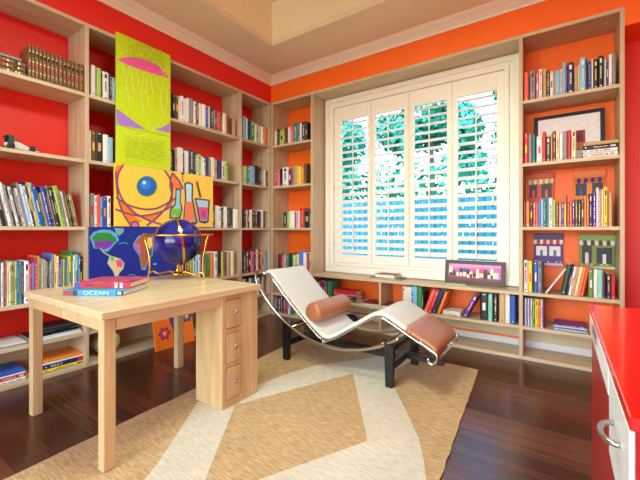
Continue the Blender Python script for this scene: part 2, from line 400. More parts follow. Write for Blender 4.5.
def book_mesh(w, h, d, col, style, rnd, mk=None):
    """spine towards -Y, thickness along +X from 0, height along +Z from 0, boards reach back to +Y"""
    m = CM[col]; t = min(.0028, w * .2); mb = MB()
    bul = min(.006, w * .22)
    out = [(0, d), (0, bul * 1.2), (w * .12, bul * .35), (w * .3, 0), (w * .7, 0), (w * .88, bul * .35), (w, bul * 1.2), (w, d)]
    inn = [(w - t, d), (w - t, bul * 1.4 + t), (t, bul * 1.4 + t), (t, d)]
    # C-shaped cover extruded over the height: outer strip, inner strip, caps as quads
    o2 = out; n = len(o2); vs = [(x, y, 0) for x, y in o2] + [(x, y, h) for x, y in o2]
    fs = [(i, i + 1, i + 1 + n, i + n) for i in range(n - 1)]
    b = len(vs); vs += [(x, y, 0) for x, y in inn] + [(x, y, h) for x, y in inn]
    fs += [(b + i, b + i + 1, b + i + 5, b + i + 4) for i in range(3)]
    fs += [(7, b, b + 4, 7 + n), (b + 3, 0, n, b + 7)]
    fs += [(0, b + 3, b + 2, 1), (1, b + 2, b + 1, 6, 5, 4, 3, 2), (6, b + 1, b, 7)]
    fs += [(n, n + 1, b + 6, b + 7), (n + 1, n + 2, n + 3, n + 4, n + 5, n + 6, b + 5, b + 6), (n + 6, n + 7, b + 4, b + 5)]
    mb.add(vs, fs, m)
    e = .0004
    def q(x0, x1, z0, z1, mm, y=-e): mb.add([(x0, y, z0), (x1, y, z0), (x1, y, z1), (x0, y, z1)], [(0, 1, 2, 3)], mm)
    ink = CM[mk or rnd.choice(MARKS.get(col, 'wwcya'))]
    x0, x1 = w * .3, w * .7
    if style == 'enc':
        for k, zz in enumerate((.06, .2, .34, .5, .66, .8, .93)):
            q(x0 * .9, x1 + w * .03, h * zz, h * zz + .006, GOLD if k % 2 else CM['k'])
        q(x0, x1, h * .68, h * .79, CM['k']); q(x0, x1, h * .36, h * .46, CM['r'])
        q(w * .32, w * .68, h * .71, h * .76, GOLD)
    elif style == 'band':
        q(x0, x1, h * .78, h * .92, ink); q(x0, x1, h * .05, h * .09, ink)
        z = h * .3
        while z < h * .66: l = rnd.uniform(.006, .014); q(w * .38, w * .62, z, z + l, ink); z += l + .004
    elif style == 'label':
        q(x0, x1, h * .35, h * .62, ink); q(x0, x1, h * .9, h * .93, ink)
    elif style == 'plain':
        q(w * .4, w * .6, h * .06, h * .1, ink)
    else:
        z = h * rnd.uniform(.18, .3); top = h * rnd.uniform(.75, .92); g = rnd.random()
        while z < top:
            l = rnd.uniform(.005, .012)
            q(w * (.34 + .06 * rnd.random()), w * (.60 + .06 * rnd.random()), z, z + l, ink); z += l + (.003 if rnd.random() < .8 else .012)
        q(w * .38, w * .62, h * .05, h * .05 + .012, ink)
    ins = min(.004, h * .02)
    pg = MB().box(t + .0002, w - t - .0002, bul * 1.4 + t + .0002, d - .004, ins, h - ins, PAGES)
    return mb, pg
ROWS = {}
def add_book(row, w, h, d, col, style, loc, rot, info, mk=None):
    # size in view: real area over squared distance
    dist2 = (loc[0] - CX) ** 2 + (loc[1] - CY) ** 2
    if rot[1] > 1.2: face = w * h * 1.6
    else: face = w * h
    cosv = (abs(loc[0] - CX) if rot[2] else abs(loc[1] - CY)) / math.sqrt(dist2)
    o = dict(mesh=book_mesh(w, h, d, col, style, random, mk), loc=loc, rot=rot, score=face * cosv / dist2, label='', group='')
    ROWS.setdefault(row, []).append((o, col, w, h, info))
import re
def row(wall, rowname, z, px0, spec, front=.03, lim=None, lean=0, depth=.17):
    """spec: tokens colour+pixel width[/height cm][style][>lean deg]; _n = gap"""
    px = px0; items = []
    pos = (lambda p: onx(p, 230, -front)[0]) if wall == 'L' else (lambda p: ony(p, 230, front)[0])
    for tok in spec.split():
        if tok[0] == '_': px += float(tok[1:]); continue
        g = re.match(r'([a-z])([\d.]+)(?:/([\d.]+))?([BLPE]?)(?:>(-?[\d.]+))?$', tok); c = g.group(1); wpx = float(g.group(2))
        items.append([pos(px), pos(px + wpx), c, float(g.group(3) or 23) / 100, g.group(4), g.group(5)])
        px += wpx
    if lim:
        s0, s1 = items[0][0], items[-1][1]; n0, n1 = max(s0, lim[0]), min(s1, lim[1])
        f = (n1 - n0) / (s1 - s0)
        if abs(f - 1) > 1e-6 or n0 != s0:
            for it in items: it[0] = n0 + (it[0] - s0) * f; it[1] = n0 + (it[1] - s0) * f
    for s0, s1, c, h, st, ln in items:
        a = R(float(ln)) if ln else R(lean); fp = s1 - s0 - .0012
        w = max(.007, fp * math.cos(a)); h = h * random.uniform(.985, 1.015)
        gap = min(l_ for l_ in LV if l_ > z + .05) - .036 - z; h = min(h, gap * (.97 + .03 * random.random()) / (math.cos(a) if a < .3 else 1) - (w * math.sin(abs(a))))
        d = min(depth, .29 - front) * random.uniform(.9, 1.05)
        style = {'B': 'band', 'L': 'label', 'P': 'plain', 'E': 'enc', '': None}[st] or random.choice(['title', 'title', 'title', 'band', 'label'])
        zz = z + .0006 + (w * math.sin(a) if a > 0 else 0); fr = front + random.uniform(-.006, .008)
        loc = (-fr, s0, zz) if wall == 'L' else (s0, fr, zz)
        add_book(rowname, w, h, d, c, style, loc, (0, a, R(90) if wall == 'L' else 0), 'up')
def stack(wall, rowname, z, px0, px1, spec, front=.03, turn=0, depth=.2):
    """spec bottom to top: colour+thickness mm[style]"""
    pos = (lambda p: onx(p, 230, -front)[0]) if wall == 'L' else (lambda p: ony(p, 230, front)[0])
    s0, s1 = pos(px0), pos(px1); zz = z + .0006; toks = spec.split()
    for k, tok in enumerate(toks):
        g = re.match(r'([a-z])([\d.]+)([BLPE]?)(?:-([\d.]+))?$', tok); th = float(g.group(2)) / 1000
        h = (s1 - s0) * float(g.group(4) or 1) ; off = random.uniform(0, .008)
        style = {'B': 'band', 'L': 'label', 'P': 'plain', 'E': 'enc', '': None}[g.group(3)] or 'title'
        fr = front + random.uniform(0, .01)
        loc = (-fr, s0 + off, zz + th) if wall == 'L' else (s0 + off, fr, zz + th)
        nm = 'only' if len(toks) == 1 else ('topmost' if k == len(toks) - 1 else 'bottom' if k == 0 else ['', 'second', 'third', 'fourth', 'fifth'][k])
        add_book(rowname, th, h - .009, depth, g.group(1), style, loc, (0, R(90), R(90) if wall == 'L' else 0), 'st:' + nm)
        zz += th + .0008
# -- left wall
B0 = (-3.11, -2.222); B1 = (-2.187, -1.492); B2 = (-1.458, -.548); B3 = (-.514, -.032)
stack('L', 'top shelf, front bay of left wall', LV[5], -13, 27, 'x33E x36E x34E s20P-.9', depth=.22)
row('L', 'top shelf, front bay of left wall', LV[5], 28.3, ' '.join(['x3.6/24E', 'x3.7/24E', 'x3.8/23.6E', 'x3.9/23.5E', 'x4/23.3E', 'x4/23E', 'x4.1/23E', 'x4.1/22.8E', 'x4.2/23E', 'x4.2/22.6E', 'x4.3/22.4E', 'x4.3/22.4E', 'x4.4/22.3E', 'x4.4/22.3E']), lim=B0, depth=.2, front=.012)
row('L', 'third shelf, front bay of left wall', LV[3], -6, 'w3/31 t4/32 w4/34 k4.5/33L s2.6/33 w4.6/31 s2.6/30 k2.4/31 w4.4/28B q2.4/30 w5/28 s2.4/32 l4/31 w3/30 n2.6/33 y2.4/33 l2.6/32 b4/31 t2.6/28 a2.4/25 b4/30 n2.8/29 s2.4/31 q3.2/30 k2.4/30 e2.6/32 e3.2/32 s2/29 w2.4/28 u3.2/29 k2/28 g2.8/27 j2.2/29', lean=-11, lim=(-2.9, -2.25), depth=.22)
row('L', 'fourth shelf, front bay of left wall', LV[2], -3.4, 'b3/30 p2.4/31 w3.2/31 u2.2/32 a2.2/32 c2.4/31 w2.2/31 e3/31 y2/30 w2.4/31 t3/31 l2.6/31 n3/30 w6.2/31B i3.2/28 v3.4/30 r3/33 a2/34 y2.6/33 l3.2/32 a2.6/31 s2.2/30 d2/31 w2.2/30 v3.4/35 y2.4/34 w3/33 p2.6/30 s2/30 e2.6/31 b2/31 l2/31 y3/33 g2.2/36 w2.4/33 h3.2/34 v2/33 k3.4/31L', lim=B0, depth=.22)
stack('L', 'fifth shelf, front bay of left wall', LV[1], 0, 27, 's9P w8P', depth=.25)
stack('L', 'fifth shelf, beside the black case', LV[1], 30, 58, 'w9P l8P-.9 k7P-.8', depth=.25)
stack('L', 'bottom shelf left of desk leg', .032, -10, 27, 'w20 r26B w9P b24P-.95', depth=.24)
stack('L', 'bottom shelf, stack beside the desk leg', .032, 42, 86.5, 'y24B n34P w12P o20P', depth=.24)
row('L', 'top shelf, left of the lime canvas', LV[5], 91, 'w4.6/26P s1/24 e5/25P k.9/22 w7/24B k2.6/23 l4.6/22', lim=B1)
row('L', 'second shelf, left of the lime canvas', LV[4], 89.5, 'w2.2/25P u4.6/26 k7.2/26L w5.4/24P l4.6/23P', lim=B1)
row('L', 'third shelf, left of the lime canvas', LV[3], 89.5, 's5/28 w2.6/26B j3.8/27P l1.6/25 b5/26L w3.8/27B', lim=B1)
row('L', 'top shelf, right of the lime canvas', LV[5], 165.5, 'k3.6/25 k3/26 u3.4/26 w2.4/25P w3.2/26 w3/25P w2.8/26P s5/27P w2.4/25 u3.4/27 w3.6/26P w3.8/26P b2/24 w2.2/25P q3.4/25 s1.6/23P u1.4/24 r2.4/24 j2.2/24P q2.2/23 c3.8/24P u3.4/21P m2/20P a4.4/20P', lim=B2)
row('L', 'second shelf, right of the lime canvas', LV[4], 165.5, 'q4.6/24 k2.2/23P a2.4/25L w6/27P k1.6/22 w4.8/25P q4.8/27 d2.8/26 w2/23 e2.8/24B w2.4/22P w2.4/21 n4/22P s2.4/22 c3.6/24P a3/22L n4.4/22P c3.8/22 e3/22B', lim=B2)
row('L', 'third shelf, right of the atom canvas', LV[3], 210.5, 'u2/21 q3/24 w3.4/25P w3/24 k2.6/23 w4/24P k1.6/23 q4/23P w5/22P', lim=B2)
row('L', 'fourth shelf, behind the brass globe', LV[2], 170, 'b3/25 w3/25 t3/24 y3/25 r2.6/26 k3/25 s2.6/27 e3/25 w3.2/26 l2.4/27 w2.4/26B n2.6/25L u2.2/24 g4.2/27P o4/28P w3.6/29B k4.2/29P y1.2/28 s2.4/27 u1.4/28P a4/27P c3/28P', lim=B2)
row('L', 'top shelf, narrow bay at the corner', LV[5], 243.6, 'l3.4/29P w1.6/27 n2.6/26P g4.4/27B w2/24P l1.6/24 c3.4/24P w3/23 o3.4/24P', lim=B3)
row('L', 'second shelf, narrow bay at the corner', LV[4], 243.6, 'e4/22 t2.4/22 l5/23P k3.6/25P q3/24 s2.4/22 w2.2/21 m1.6/21', lim=B3)
row('L', 'third shelf, narrow bay at the corner', LV[3], 243.6, 'k3/22 w2/22 u2.2/23 w2.4/23P k3/22B u2.8/22 k2.6/21P s1.6/22 w2.6/23P k1.4/22 c2.4/23', lim=B3)
row('L', 'fourth shelf, narrow bay at the corner', LV[2], 243.6, 'q3/26 u2.6/27 k2.6/26 i3/27 k2.2/28 w2.6/28 m2.6/28B o1.8/27 w1.6/26 l3.4/25P', lim=B3)
row('L', 'fifth shelf, narrow bay at the corner', LV[1], 243.6, 'w3/22 k3/23 c2.4/22P t3/22 b3/22 w3/21 k2/22 w2/22', lim=(B3[0], -.10))
# -- corner bookcase
KC = (.035, .648)
row('B', 'top shelf, left of the window', LV[5], 273.5, 'c2.2/20P k2.8/22 e4.4/20 z1.4/20 m2.8/22P w2.4/21P i2.8/20 t5.4/25 s2/23 w1.8/23P q3.8/25 k2.6/22L', lim=KC)
row('B', 'second shelf, left of the window', LV[4], 273, 'r2.2/20 i2.8/22P k3/23P w6.2/24 m3.6/22 s2.2/22L a3.8/25P y3.4/23P o3.4/24 u3/26P', lim=KC)
row('B', 'third shelf, left of the window', LV[3], 283, 'd4/20 e2.4/21P w4.6/22P r2/20 w3.4/21 r4.6/25 k6/23 q1.4/22', lim=KC)
row('B', 'fourth shelf, left of the window', LV[2], 278, 'm4/22P j2/20 s3/22 t3.4/21 d3.8/23P e4.4/22 c2.8/23P v4.6/26P w3/25P s1.8/24 r2.4/24P y3/25', lim=KC)
row('B', 'fifth shelf, left of the window', LV[1], 284, 'v4/23 l3/22 w3/22 b4/23 r3/21 w4/22', lim=KC)
row('B', 'bottom shelf, left of the window', .032, 273, 'p3.2/23 n3/24 u2.4/24B p3.4/24 r2/23 w2/25 b2.4/24 g3/22 y2.8/21P o2.4/21 w3/22 t3/22 k3/23', lim=KC)
# -- low bookcase
row('B', 'left end of the shelf under the window', LV[1], 313.5, 'm3/22 u3/21B m3.4/22 p2.2/23 k2.4/22 t2.6/22 g2/21P', lim=(.685, 1.2))
stack('B', 'shelf under the window, beside the pillow', LV[1], 333, 356, 'u34 d34 i18P r38P', depth=.16)
stack('B', 'shelf under the window, left of the divider', LV[1], 362, 392, 'w7P s7P m6P', depth=.2)
row('B', 'shelf under the window, right of the divider', LV[1], 402.6, 'w2.6/24 c2.6/24P w3/24 l3.6/25 l2.4/25P g5/25P k1.8/20', lim=(1.59, 2.88))
row('B', 'leaning group on the shelf under the window', LV[1], 423.6, 'j4.4/25P>20 r3.6/24B>20 n5/25P>20 o3.4/23P>20')
stack('B', 'shelf under the window, beside purple book', LV[1], 442, 460.5, 'w15 c12P w15', depth=.17)
row('B', 'shelf under the window, beside the white stack', LV[1], 462.5, 'p5/24B>26')
row('B', 'right end of the shelf under the window', LV[1], 480, 'k8/27L h4.4/25P _1 k4.4/25 _1.2 a6/26P w5/26P b5.6/25P', lim=(1.9, 2.882))
# -- right bookcase
KR = (2.918, 3.552)
row('B', 'top shelf, right of the window', LV[5], 524, 'j4.8/25P _1 s5.6/25B _.6 i3/22 w3.4/25B _.7 a3.4/25P q3.6/22 w3.2/21 a1.8/20P l5.4/21P w2/21 l3.4/26P p1.4/23 n6.8/25B _.3 a3.6/20P c1.6/22P l6.4/27B q1.6/25P _.3 b3.8/23 w1.6/24P k5.2/23B k5/25B g1.2/24P w1.6/22P p2.6/22 w3.6/25P s3.6/25P', lim=KR)
row('B', 'second shelf, right of the window', LV[4], 524, 'r4.4/26L s3.8/25 t3.4/24P _1 w5.8/22L r3.6/26P q4.8/21B a1.8/22P m3.4/25B c3.6/23 w3.4/23P s4.2/24P r4.2/24P c5/24B', lim=KR)
stack('B', 'second shelf, right of the window', LV[4], 582.5, 619, 'w36 w28 k30B a30P', depth=.2)
row('B', 'third shelf, right of the window', LV[3], 523.6, 'm2.4/22P o3.8/22P q3.4/21 j2.6/21 j2.4/21P v2.4/21P l3.2/23P t2.2/24 t2.6/26P w4.4/24 e2.6/22P u3.2/20 i3/19 b2.4/20 y2.2/19P k.9/26P r2/20 j3/20 p2.6/21 u3.2/22 d3/22 u3/22 o2.6/24P o2.4/23P n3.6/26 p3.8/27 w2.4/31P l.9/28 o2/29P w1.8/29P y4.4/31B _.6 a3.8/26P', lim=KR, front=.025)
row('B', 'left end, fourth shelf, right of window', LV[2], 523.6, 'w4.4/27B y4.4/27L _1.2 b4.2/27L s4.2/27B k1.6/26P', lim=KR)
row('B', 'fourth shelf, right of the window', LV[2], 545.2, 'w2.2/25P>33')
row('B', 'fourth shelf behind the red cabinet', LV[2], 560.5, 'd5.4/25P>10 n2.2/25L>10 w2.8/24L>10 a3/24P>10 c3.2/24P>10 o3.2/24P>10 j3/24P>10 _5 z5.4/22L w3.8/22P h5.6/22P m2.4/19P _.8 n5/19 r4/18P', lim=(3.12, 3.552))
row('B', 'matching series on fifth shelf right of window', LV[1], 523.6, 'p1.3/24P w1.5/24 n1.3/24P w1.5/24 b1.4/24P w1.6/24 g2.8/24B y3/24B o3/24B w1.6/24 p1.6/24P', lim=KR)
stack('B', 'fifth shelf behind red cabinet', LV[1], 553, 588, 'l14 b10P w8P p13B', depth=.2)

# labels for the books
NUM = ['first', 'second', 'third', 'fourth', 'fifth', 'sixth', 'seventh', 'eighth', 'ninth', 'tenth', 'eleventh', 'twelfth', 'thirteenth', 'fourteenth', 'fifteenth', 'sixteenth', 'seventeenth', 'eighteenth', 'nineteenth', 'twentieth', 'twenty-first', 'twenty-second', 'twenty-third']
for rn, its in ROWS.items():
    ups = [i for i in its if i[4] == 'up']; n = len(ups)
    cols = [i[1] for i in ups]; tri = [(cols[k - 1] if k else '', cols[k], cols[k + 1] if k < n - 1 else '') for k in range(n)]
    for k, (o, c, w, h, _) in enumerate(ups):
        cn = PAL[c][0]; cn2 = 'brown banded leather' if c == 'x' else cn
        sz = 'narrow ' if w < .018 else 'thick ' if w > .04 else ''
        if n == 1: l = '%s%s book leaning' % (sz, cn)
        elif cols.count(c) == 1: l = '%s%s book, the only %s one' % (sz, cn, cn)
        elif k == 0: l = 'leftmost book, %s%s' % (sz, cn2)
        elif k == n - 1: l = 'rightmost book, %s%s' % (sz, cn2)
        elif c != 'x' and tri.count(tri[k]) == 1 and tri[k][0] != tri[k][2]:
            l = '%s%s book between %s and %s ones' % (sz, cn, PAL[tri[k][0]][0], PAL[tri[k][2]][0])
        elif k < n / 2: l = '%s book from left, %s' % (NUM[k], cn2)
        else: l = '%s book from right, %s' % (NUM[n - 1 - k], cn2)
        o['label'] = l + ', ' + rn; o['group'] = 'books on ' + rn
    for (o, c, w, h, inf) in its:
        if inf != 'up':
            o['label'] = '%s book lying flat, %s of the pile, %s' % (PAL[c][0] if c != 'x' else 'leather', inf[3:], rn); o['group'] = 'books on ' + rn
            if len(o['label'].split()) > 16: o['label'] = '%s flat book, %s of pile, %s' % (PAL[c][0] if c != 'x' else 'leather', inf[3:], rn)

# the 318 books that show largest are things of their own, the far small ones one mass
ALLB = [it[0] for r_ in ROWS.values() for it in r_]
for d_ in sorted(ALLB, key=lambda d_: -d_['score'])[:318]: d_['keep'] = True
far = MB()
for d_ in ALLB:
    mb_, pg_ = d_['mesh']
    if d_.get('keep'):
        o = mb_.build('book', None, d_['loc'], d_['rot']); pg_.build('page_block', o)
        o['label'] = d_['label']; o['group'] = d_['group']; o['category'] = 'book'; d_['obj'] = o
    else:
        T = Matrix.Translation(d_['loc']) @ Matrix.Rotation(d_['rot'][2], 4, 'Z') @ Matrix.Rotation(d_['rot'][1], 4, 'Y')
        for q_ in (mb_, pg_):
            for f_, k_ in zip(q_.f, q_.m): far.add([q_.v[i] for i in f_], [tuple(range(len(f_)))], q_.mats[k_], False, T)
if far.v:
    o = tag(far.build('small_books'), 'the remaining slim books filling the shelves near the room corner and gaps', 'books'); o['kind'] = 'stuff'

# lettering helper: real letter meshes from the built-in font, as a child part
def text(s, parent, size, m, loc, rot, name='lettering', sx=1, cs=1):
    cu = bpy.data.curves.new(name, 'FONT'); cu.body = s; cu.size = size; cu.extrude = .0002; cu.space_character = cs
    cu.align_x = 'CENTER'; cu.align_y = 'CENTER'
    o = bpy.data.objects.new(name, cu); cu.materials.append(m); me = bpy.data.meshes.new_from_object(o); o2 = bpy.data.objects.new(name, me); C.objects.link(o2)
    bpy.data.objects.remove(o); o2.parent = parent; o2.location = loc; o2.rotation_euler = rot; o2.scale = (sx, 1, 1); return o2
for (o, c, w, h, inf) in ROWS['bottom shelf, stack beside the desk leg']:
    o = o['obj']
    if c == 'n': text('PSAT', o, w * .72, CM['w'], (w / 2, -.0012, h * .32), (R(90), R(-90), 0), sx=1.5)
    if c == 'n':
        MB().box(.004, w - .004, -.0008, .0001, h * .80, h * .98, CM['r']).build('spine_patch', o)
for (o, c, w, h, inf) in ROWS['left end, fourth shelf, right of window']:
    o = o.get('obj')
    if c == 'w': text('CONGRESS', o, w * .8, CM['r'], (w / 2, -.0012, h * .52), (R(90), R(-90), 0), sx=1.25)

# ------------------------------------------------------------ canvases on the left bookcase
FLAT = {}
def fm(rgb):
    k = 'paint_%d_%d_%d' % rgb
    if k not in FLAT: FLAT[k] = mat(k, rgb, .5, noise=.07, nscale=(60, 60, 60))
    return FLAT[k]
class Art:
    """canvas standing in front of plane x; shapes given in photo pixels and turned into metres on that plane"""
    def __init__(s, X, y0, y1, z0, z1, th, base, side=None):
        s.X = X + th; s.mb = MB(); s.k = 0
        s.mb.bbox(X, X + th, y0, y1, z0, z1, fm(base), .001); s.r = (y0, y1, z0, z1)
    def lift(s): s.k += 1; return s.X + .0002 + .00012 * s.k
    def cl(s, p):
        y0, y1, z0, z1 = s.r; return (min(max(p[0], y0), y1), min(max(p[1], z0), z1))
    def poly(s, pts, rgb, px=True):
        P = [s.cl(onx(a, b, s.X) if px else (a, b)) for a, b in pts]; x = s.lift()
        ar = sum(P[i][0] * P[(i + 1) % len(P)][1] - P[(i + 1) % len(P)][0] * P[i][1] for i in range(len(P)))
        if ar < 0: P = P[::-1]
        s.mb.add([(x, a, b) for a, b in P], [tuple(range(len(P)))], fm(rgb)); return s
    def ell(s, cx, cy, rx, ry, rgb, ang=0, n=28):
        a = R(ang); return s.poly([(cx + rx * math.cos(t) * math.cos(a) - ry * math.sin(t) * math.sin(a), cy + rx * math.cos(t) * math.sin(a) + ry * math.sin(t) * math.cos(a)) for t in [2 * math.pi * i / n for i in range(n)]], rgb)
    def stroke(s, pts, wpx, rgb, closed=False):
        P = [Vector((a, b)) for a, b in pts]; n = len(P); x = s.lift(); L = []; Q = []
        for i, p in enumerate(P):
            a = P[(i - 1) % n] if (closed or i) else p; b = P[(i + 1) % n] if (closed or i < n - 1) else p
            t = (b - a).normalized() * wpx / 2; L.append(p + Vector((-t.y, t.x))); Q.append(p - Vector((-t.y, t.x)))
        vs = [(x, *s.cl(onx(p.x, p.y, s.X))) for p in L + Q]
        fs = [(i, (i + 1) % n, (i + 1) % n + n, i + n) for i in range(n if closed else n - 1)]
        s.mb.add(vs, fs, fm(rgb)); return s
    def estroke(s, cx, cy, rx, ry, w, rgb, ang=0, t0=0, t1=360, n=40):
        a = R(ang); pts = []
        for i in range(n + 1):
            t = R(t0 + (t1 - t0) * i / n); pts.append((cx + rx * math.cos(t) * math.cos(a) - ry * math.sin(t) * math.sin(a), cy + rx * math.cos(t) * math.sin(a) + ry * math.sin(t) * math.cos(a)))
        return s.stroke(pts, w, rgb)
    def build(s, name): return s.mb.build(name)
def cr(o, sc): return lambda L: [(o[0] + a / sc, o[1] + b / sc) for a, b in L]

# lime canvas
A = Art(.002, -1.985, -1.478, 1.702, 2.835, .022, (196, 224, 10))
q = cr((105, 25), 5.333)
A.poly(q([(62, 183), (100, 172), (160, 170), (215, 182), (270, 208), (310, 240), (345, 285), (300, 272), (240, 255), (170, 232), (110, 208)]), (234, 92, 160))
A.poly(q([(52, 440), (75, 455), (110, 480), (150, 510), (220, 560), (52, 528)]), (166, 120, 214))
q = cr((105, 100), 6.4)
A.poly(q([(315, 187), (360, 178), (395, 160), (413, 145), (413, 212)]), (166, 120, 214))
A.stroke(q([(75, 160), (200, 190), (300, 208), (413, 235)]), .5, (130, 150, 30))
# generic pale brushwork, no figure
q = cr((105, 25), 5.333)
for k_ in range(9):
    x_ = 95 + k_ * 26; pts = [(x_ + 7 * math.sin(j_ * .9 + k_ * 1.7), 215 + k_ * 9 + j_ * 26) for j_ in range(3 + (k_ * 5) % 7)]
    A.stroke(q(pts), .7, (228, 236, 120))
A.estroke(137, 92, 30, 44, .6, (222, 232, 90), -4)
rr = random.Random(3)
q = cr((105, 100), 6.4)
for i in range(13):
    x = 128
    while x < 365:
        w = rr.uniform(6, 22); y = 232 + i * 11 + (x - 128) * .16
        if rr.random() < .85: A.stroke(q([(x, y), (x + w, y + w * .16)]), .55, (160, 178, 24))
        x += w + rr.uniform(4, 8)
q = cr((105, 25), 5.333)
for i in range(9):
    x = 115
    while x < 300 - max(0, 3 - i) * 0:
        w = rr.uniform(6, 18); y = 82 + i * 11 + (x - 115) * .32
        if rr.random() < .8 and y < 175 + (x - 115) * .45 - (8 if x > 200 else 0): A.stroke(q([(x, y), (x + w, y + w * .32)]), .5, (150, 168, 26))
        x += w + rr.uniform(4, 8)
tag(A.build('canvas'), 'tall lime green canvas with pink arc hanging on the bookcase, topmost canvas', 'painting')

# atom canvas
A = Art(.002, -2.000, -.966, 1.152, 1.700, .022, (250, 206, 70))
q = cr((100, 160), 5.333)
for P in ([(82, 45), (90, 30), (128, 26), (104, 70), (96, 110), (88, 130)], [(95, 212), (150, 242), (176, 262), (190, 292), (118, 284)], [(190, 300), (250, 300), (330, 276), (300, 316), (262, 322)],
          [(120, 290), (180, 300), (225, 325), (170, 350)], [(345, 252), (398, 210), (380, 248)], [(386, 72), (440, 150), (404, 168), (388, 130)]):
    A.poly(q(P), (240, 124, 24))
dk = (120, 44, 60)
def curve(pts): return [(v.x, v.y) for v in smooth_pts([(a, b, 0) for a, b in q(pts)], 6)]
for P in ([(125, 24), (96, 80), (96, 150), (126, 220), (180, 278), (250, 318), (330, 345)], [(84, 60), (88, 130), (98, 210), (124, 285), (165, 352)],
          [(345, 56), (378, 110), (386, 170), (362, 240), (312, 300), (250, 350)], [(85, 200), (150, 240), (230, 262), (310, 256), (400, 205)],
          [(82, 262), (150, 288), (230, 298), (320, 278), (385, 246)], [(386, 68), (374, 130), (384, 190), (370, 235)], [(388, 72), (420, 110), (442, 155)]):
    A.stroke(curve(P), 1.9, dk); A.stroke(curve([(a + 2, b + 2) for a, b in P]), .7, (158, 84, 160))
A.ell(146.7, 186.3, 10.4, 10.4, (70, 170, 60)); A.ell(146.7, 186.3, 9.4, 9.4, (16, 96, 190)); A.ell(145.4, 184.6, 5.2, 5, (40, 130, 214)); A.ell(144, 182.6, 2, 1.8, (200, 226, 240))
A.ell(134.7, 225, 4.4, 4, (90, 60, 100)); A.ell(134.7, 225.2, 3, 2.8, (206, 120, 190))
ol = (36, 60, 84)
# round flask, erlenmeyer flask, beaker
A.poly(q([(402, 152), (432, 152), (430, 225), (440, 260), (428, 312), (368, 312), (372, 265), (398, 232)]), ol)
A.poly(q([(408, 160), (426, 160), (424, 228), (432, 260), (422, 304), (376, 304), (380, 268), (404, 236)]), (150, 206, 220)); A.poly(q([(383, 262), (430, 258), (422, 302), (377, 302)]), (120, 196, 40))
A.poly(q([(448, 125), (470, 115), (496, 128), (494, 205), (520, 330), (510, 345), (440, 340), (452, 205)]), ol)
A.poly(q([(456, 132), (470, 124), (488, 134), (486, 208), (510, 330), (447, 330), (460, 208)]), (190, 222, 226)); A.poly(q([(455, 222), (490, 222), (508, 328), (448, 325)]), (238, 122, 84))
A.stroke(q([(515, 115), (535, 200)]), 2.2, (120, 84, 50))
A.poly(q([(503, 202), (585, 212), (578, 330), (560, 340), (528, 332), (515, 260)]), ol)
A.poly(q([(512, 212), (576, 218), (570, 326), (535, 324), (524, 260)]), (176, 206, 220)); A.poly(q([(522, 250), (574, 254), (568, 322), (536, 320)]), (224, 70, 150))
A.stroke(q([(545, 270), (545, 300)]), 1, dk); A.stroke(q([(556, 268), (556, 305)]), 1, dk); A.stroke(q([(440, 70), (440, 118)]), .8, ol); A.ell(182.5, 173, 1.9, 1.7, ol)
tag(A.build('canvas'), 'yellow and orange canvas of a blue atom and lab flasks, on the bookcase', 'painting')

# world map canvas
A = Art(.002, -2.196, -1.400, .615, 1.146, .022, (8, 38, 140))
q = cr((80, 220), 7.39)
glow = (90, 170, 214)
NA = [(78, 130), (105, 95), (160, 78), (220, 80), (262, 105), (280, 150), (250, 175), (225, 205), (205, 225), (175, 228), (150, 205), (108, 205), (95, 165)]
c0 = Vector((178, 150))
A.poly(q([tuple(c0 + (Vector(p) - c0) * 1.1) for p in NA]), glow)
A.poly(q([(88, 128), (120, 98), (170, 92), (222, 96), (262, 130), (270, 160), (240, 172), (100, 160)]), (40, 140, 56))
A.poly(q([(104, 160), (235, 152), (245, 180), (215, 205), (175, 220), (150, 208), (110, 206)]), (126, 56, 170))
A.poly(q([(255, 60), (320, 62), (325, 85), (290, 118), (265, 95)]), (120, 170, 196))
A.stroke(q([(150, 208), (172, 236), (200, 255), (228, 268), (240, 280)]), 1.5, (150, 190, 90))
SA = [(222, 270), (255, 275), (300, 292), (325, 320), (315, 360), (292, 385), (280, 412), (258, 412), (245, 375), (205, 320)]
c0 = Vector((265, 335)); A.poly(q([tuple(c0 + (Vector(p) - c0) * 1.1) for p in SA]), glow)
A.poly(q(SA), (226, 204, 150)); A.poly(q([(262, 296), (298, 294), (320, 320), (308, 352), (275, 345)]), (236, 88, 130)); A.poly(q([(226, 272), (258, 280), (250, 305), (222, 300)]), (140, 190, 70))
AF = [(432, 130), (470, 112), (530, 118), (545, 160), (535, 205), (530, 255), (505, 290), (480, 355), (455, 350), (440, 260), (405, 210), (400, 180)]
c0 = Vector((470, 210)); A.poly(q([tuple(c0 + (Vector(p) - c0) * 1.12) for p in AF]), glow)
A.poly(q(AF), (176, 92, 52)); A.poly(q([(402, 180), (440, 170), (452, 250), (430, 250)]), (180, 110, 180)); A.poly(q([(498, 130), (530, 130), (535, 190), (512, 215), (495, 180)]), (232, 210, 110)); A.poly(q([(485, 225), (530, 215), (528, 258), (500, 285)]), (112, 60, 140))
A.stroke(q([(285, 178), (320, 166), (352, 178)]), .8, glow); A.stroke(q([(356, 408), (385, 402), (410, 412)]), .8, glow); A.ell(154.8, 264, 2, 1.1, glow)
A.poly(q([(560, 70), (640, 60), (690, 80), (700, 170), (640, 200), (580, 150)]), (150, 150, 60)); A.poly(q([(600, 80), (680, 90), (690, 150), (620, 160)]), (200, 90, 60))
tag(A.build('canvas'), 'deep blue canvas of a coloured world map, on the bookcase behind the desk', 'painting')

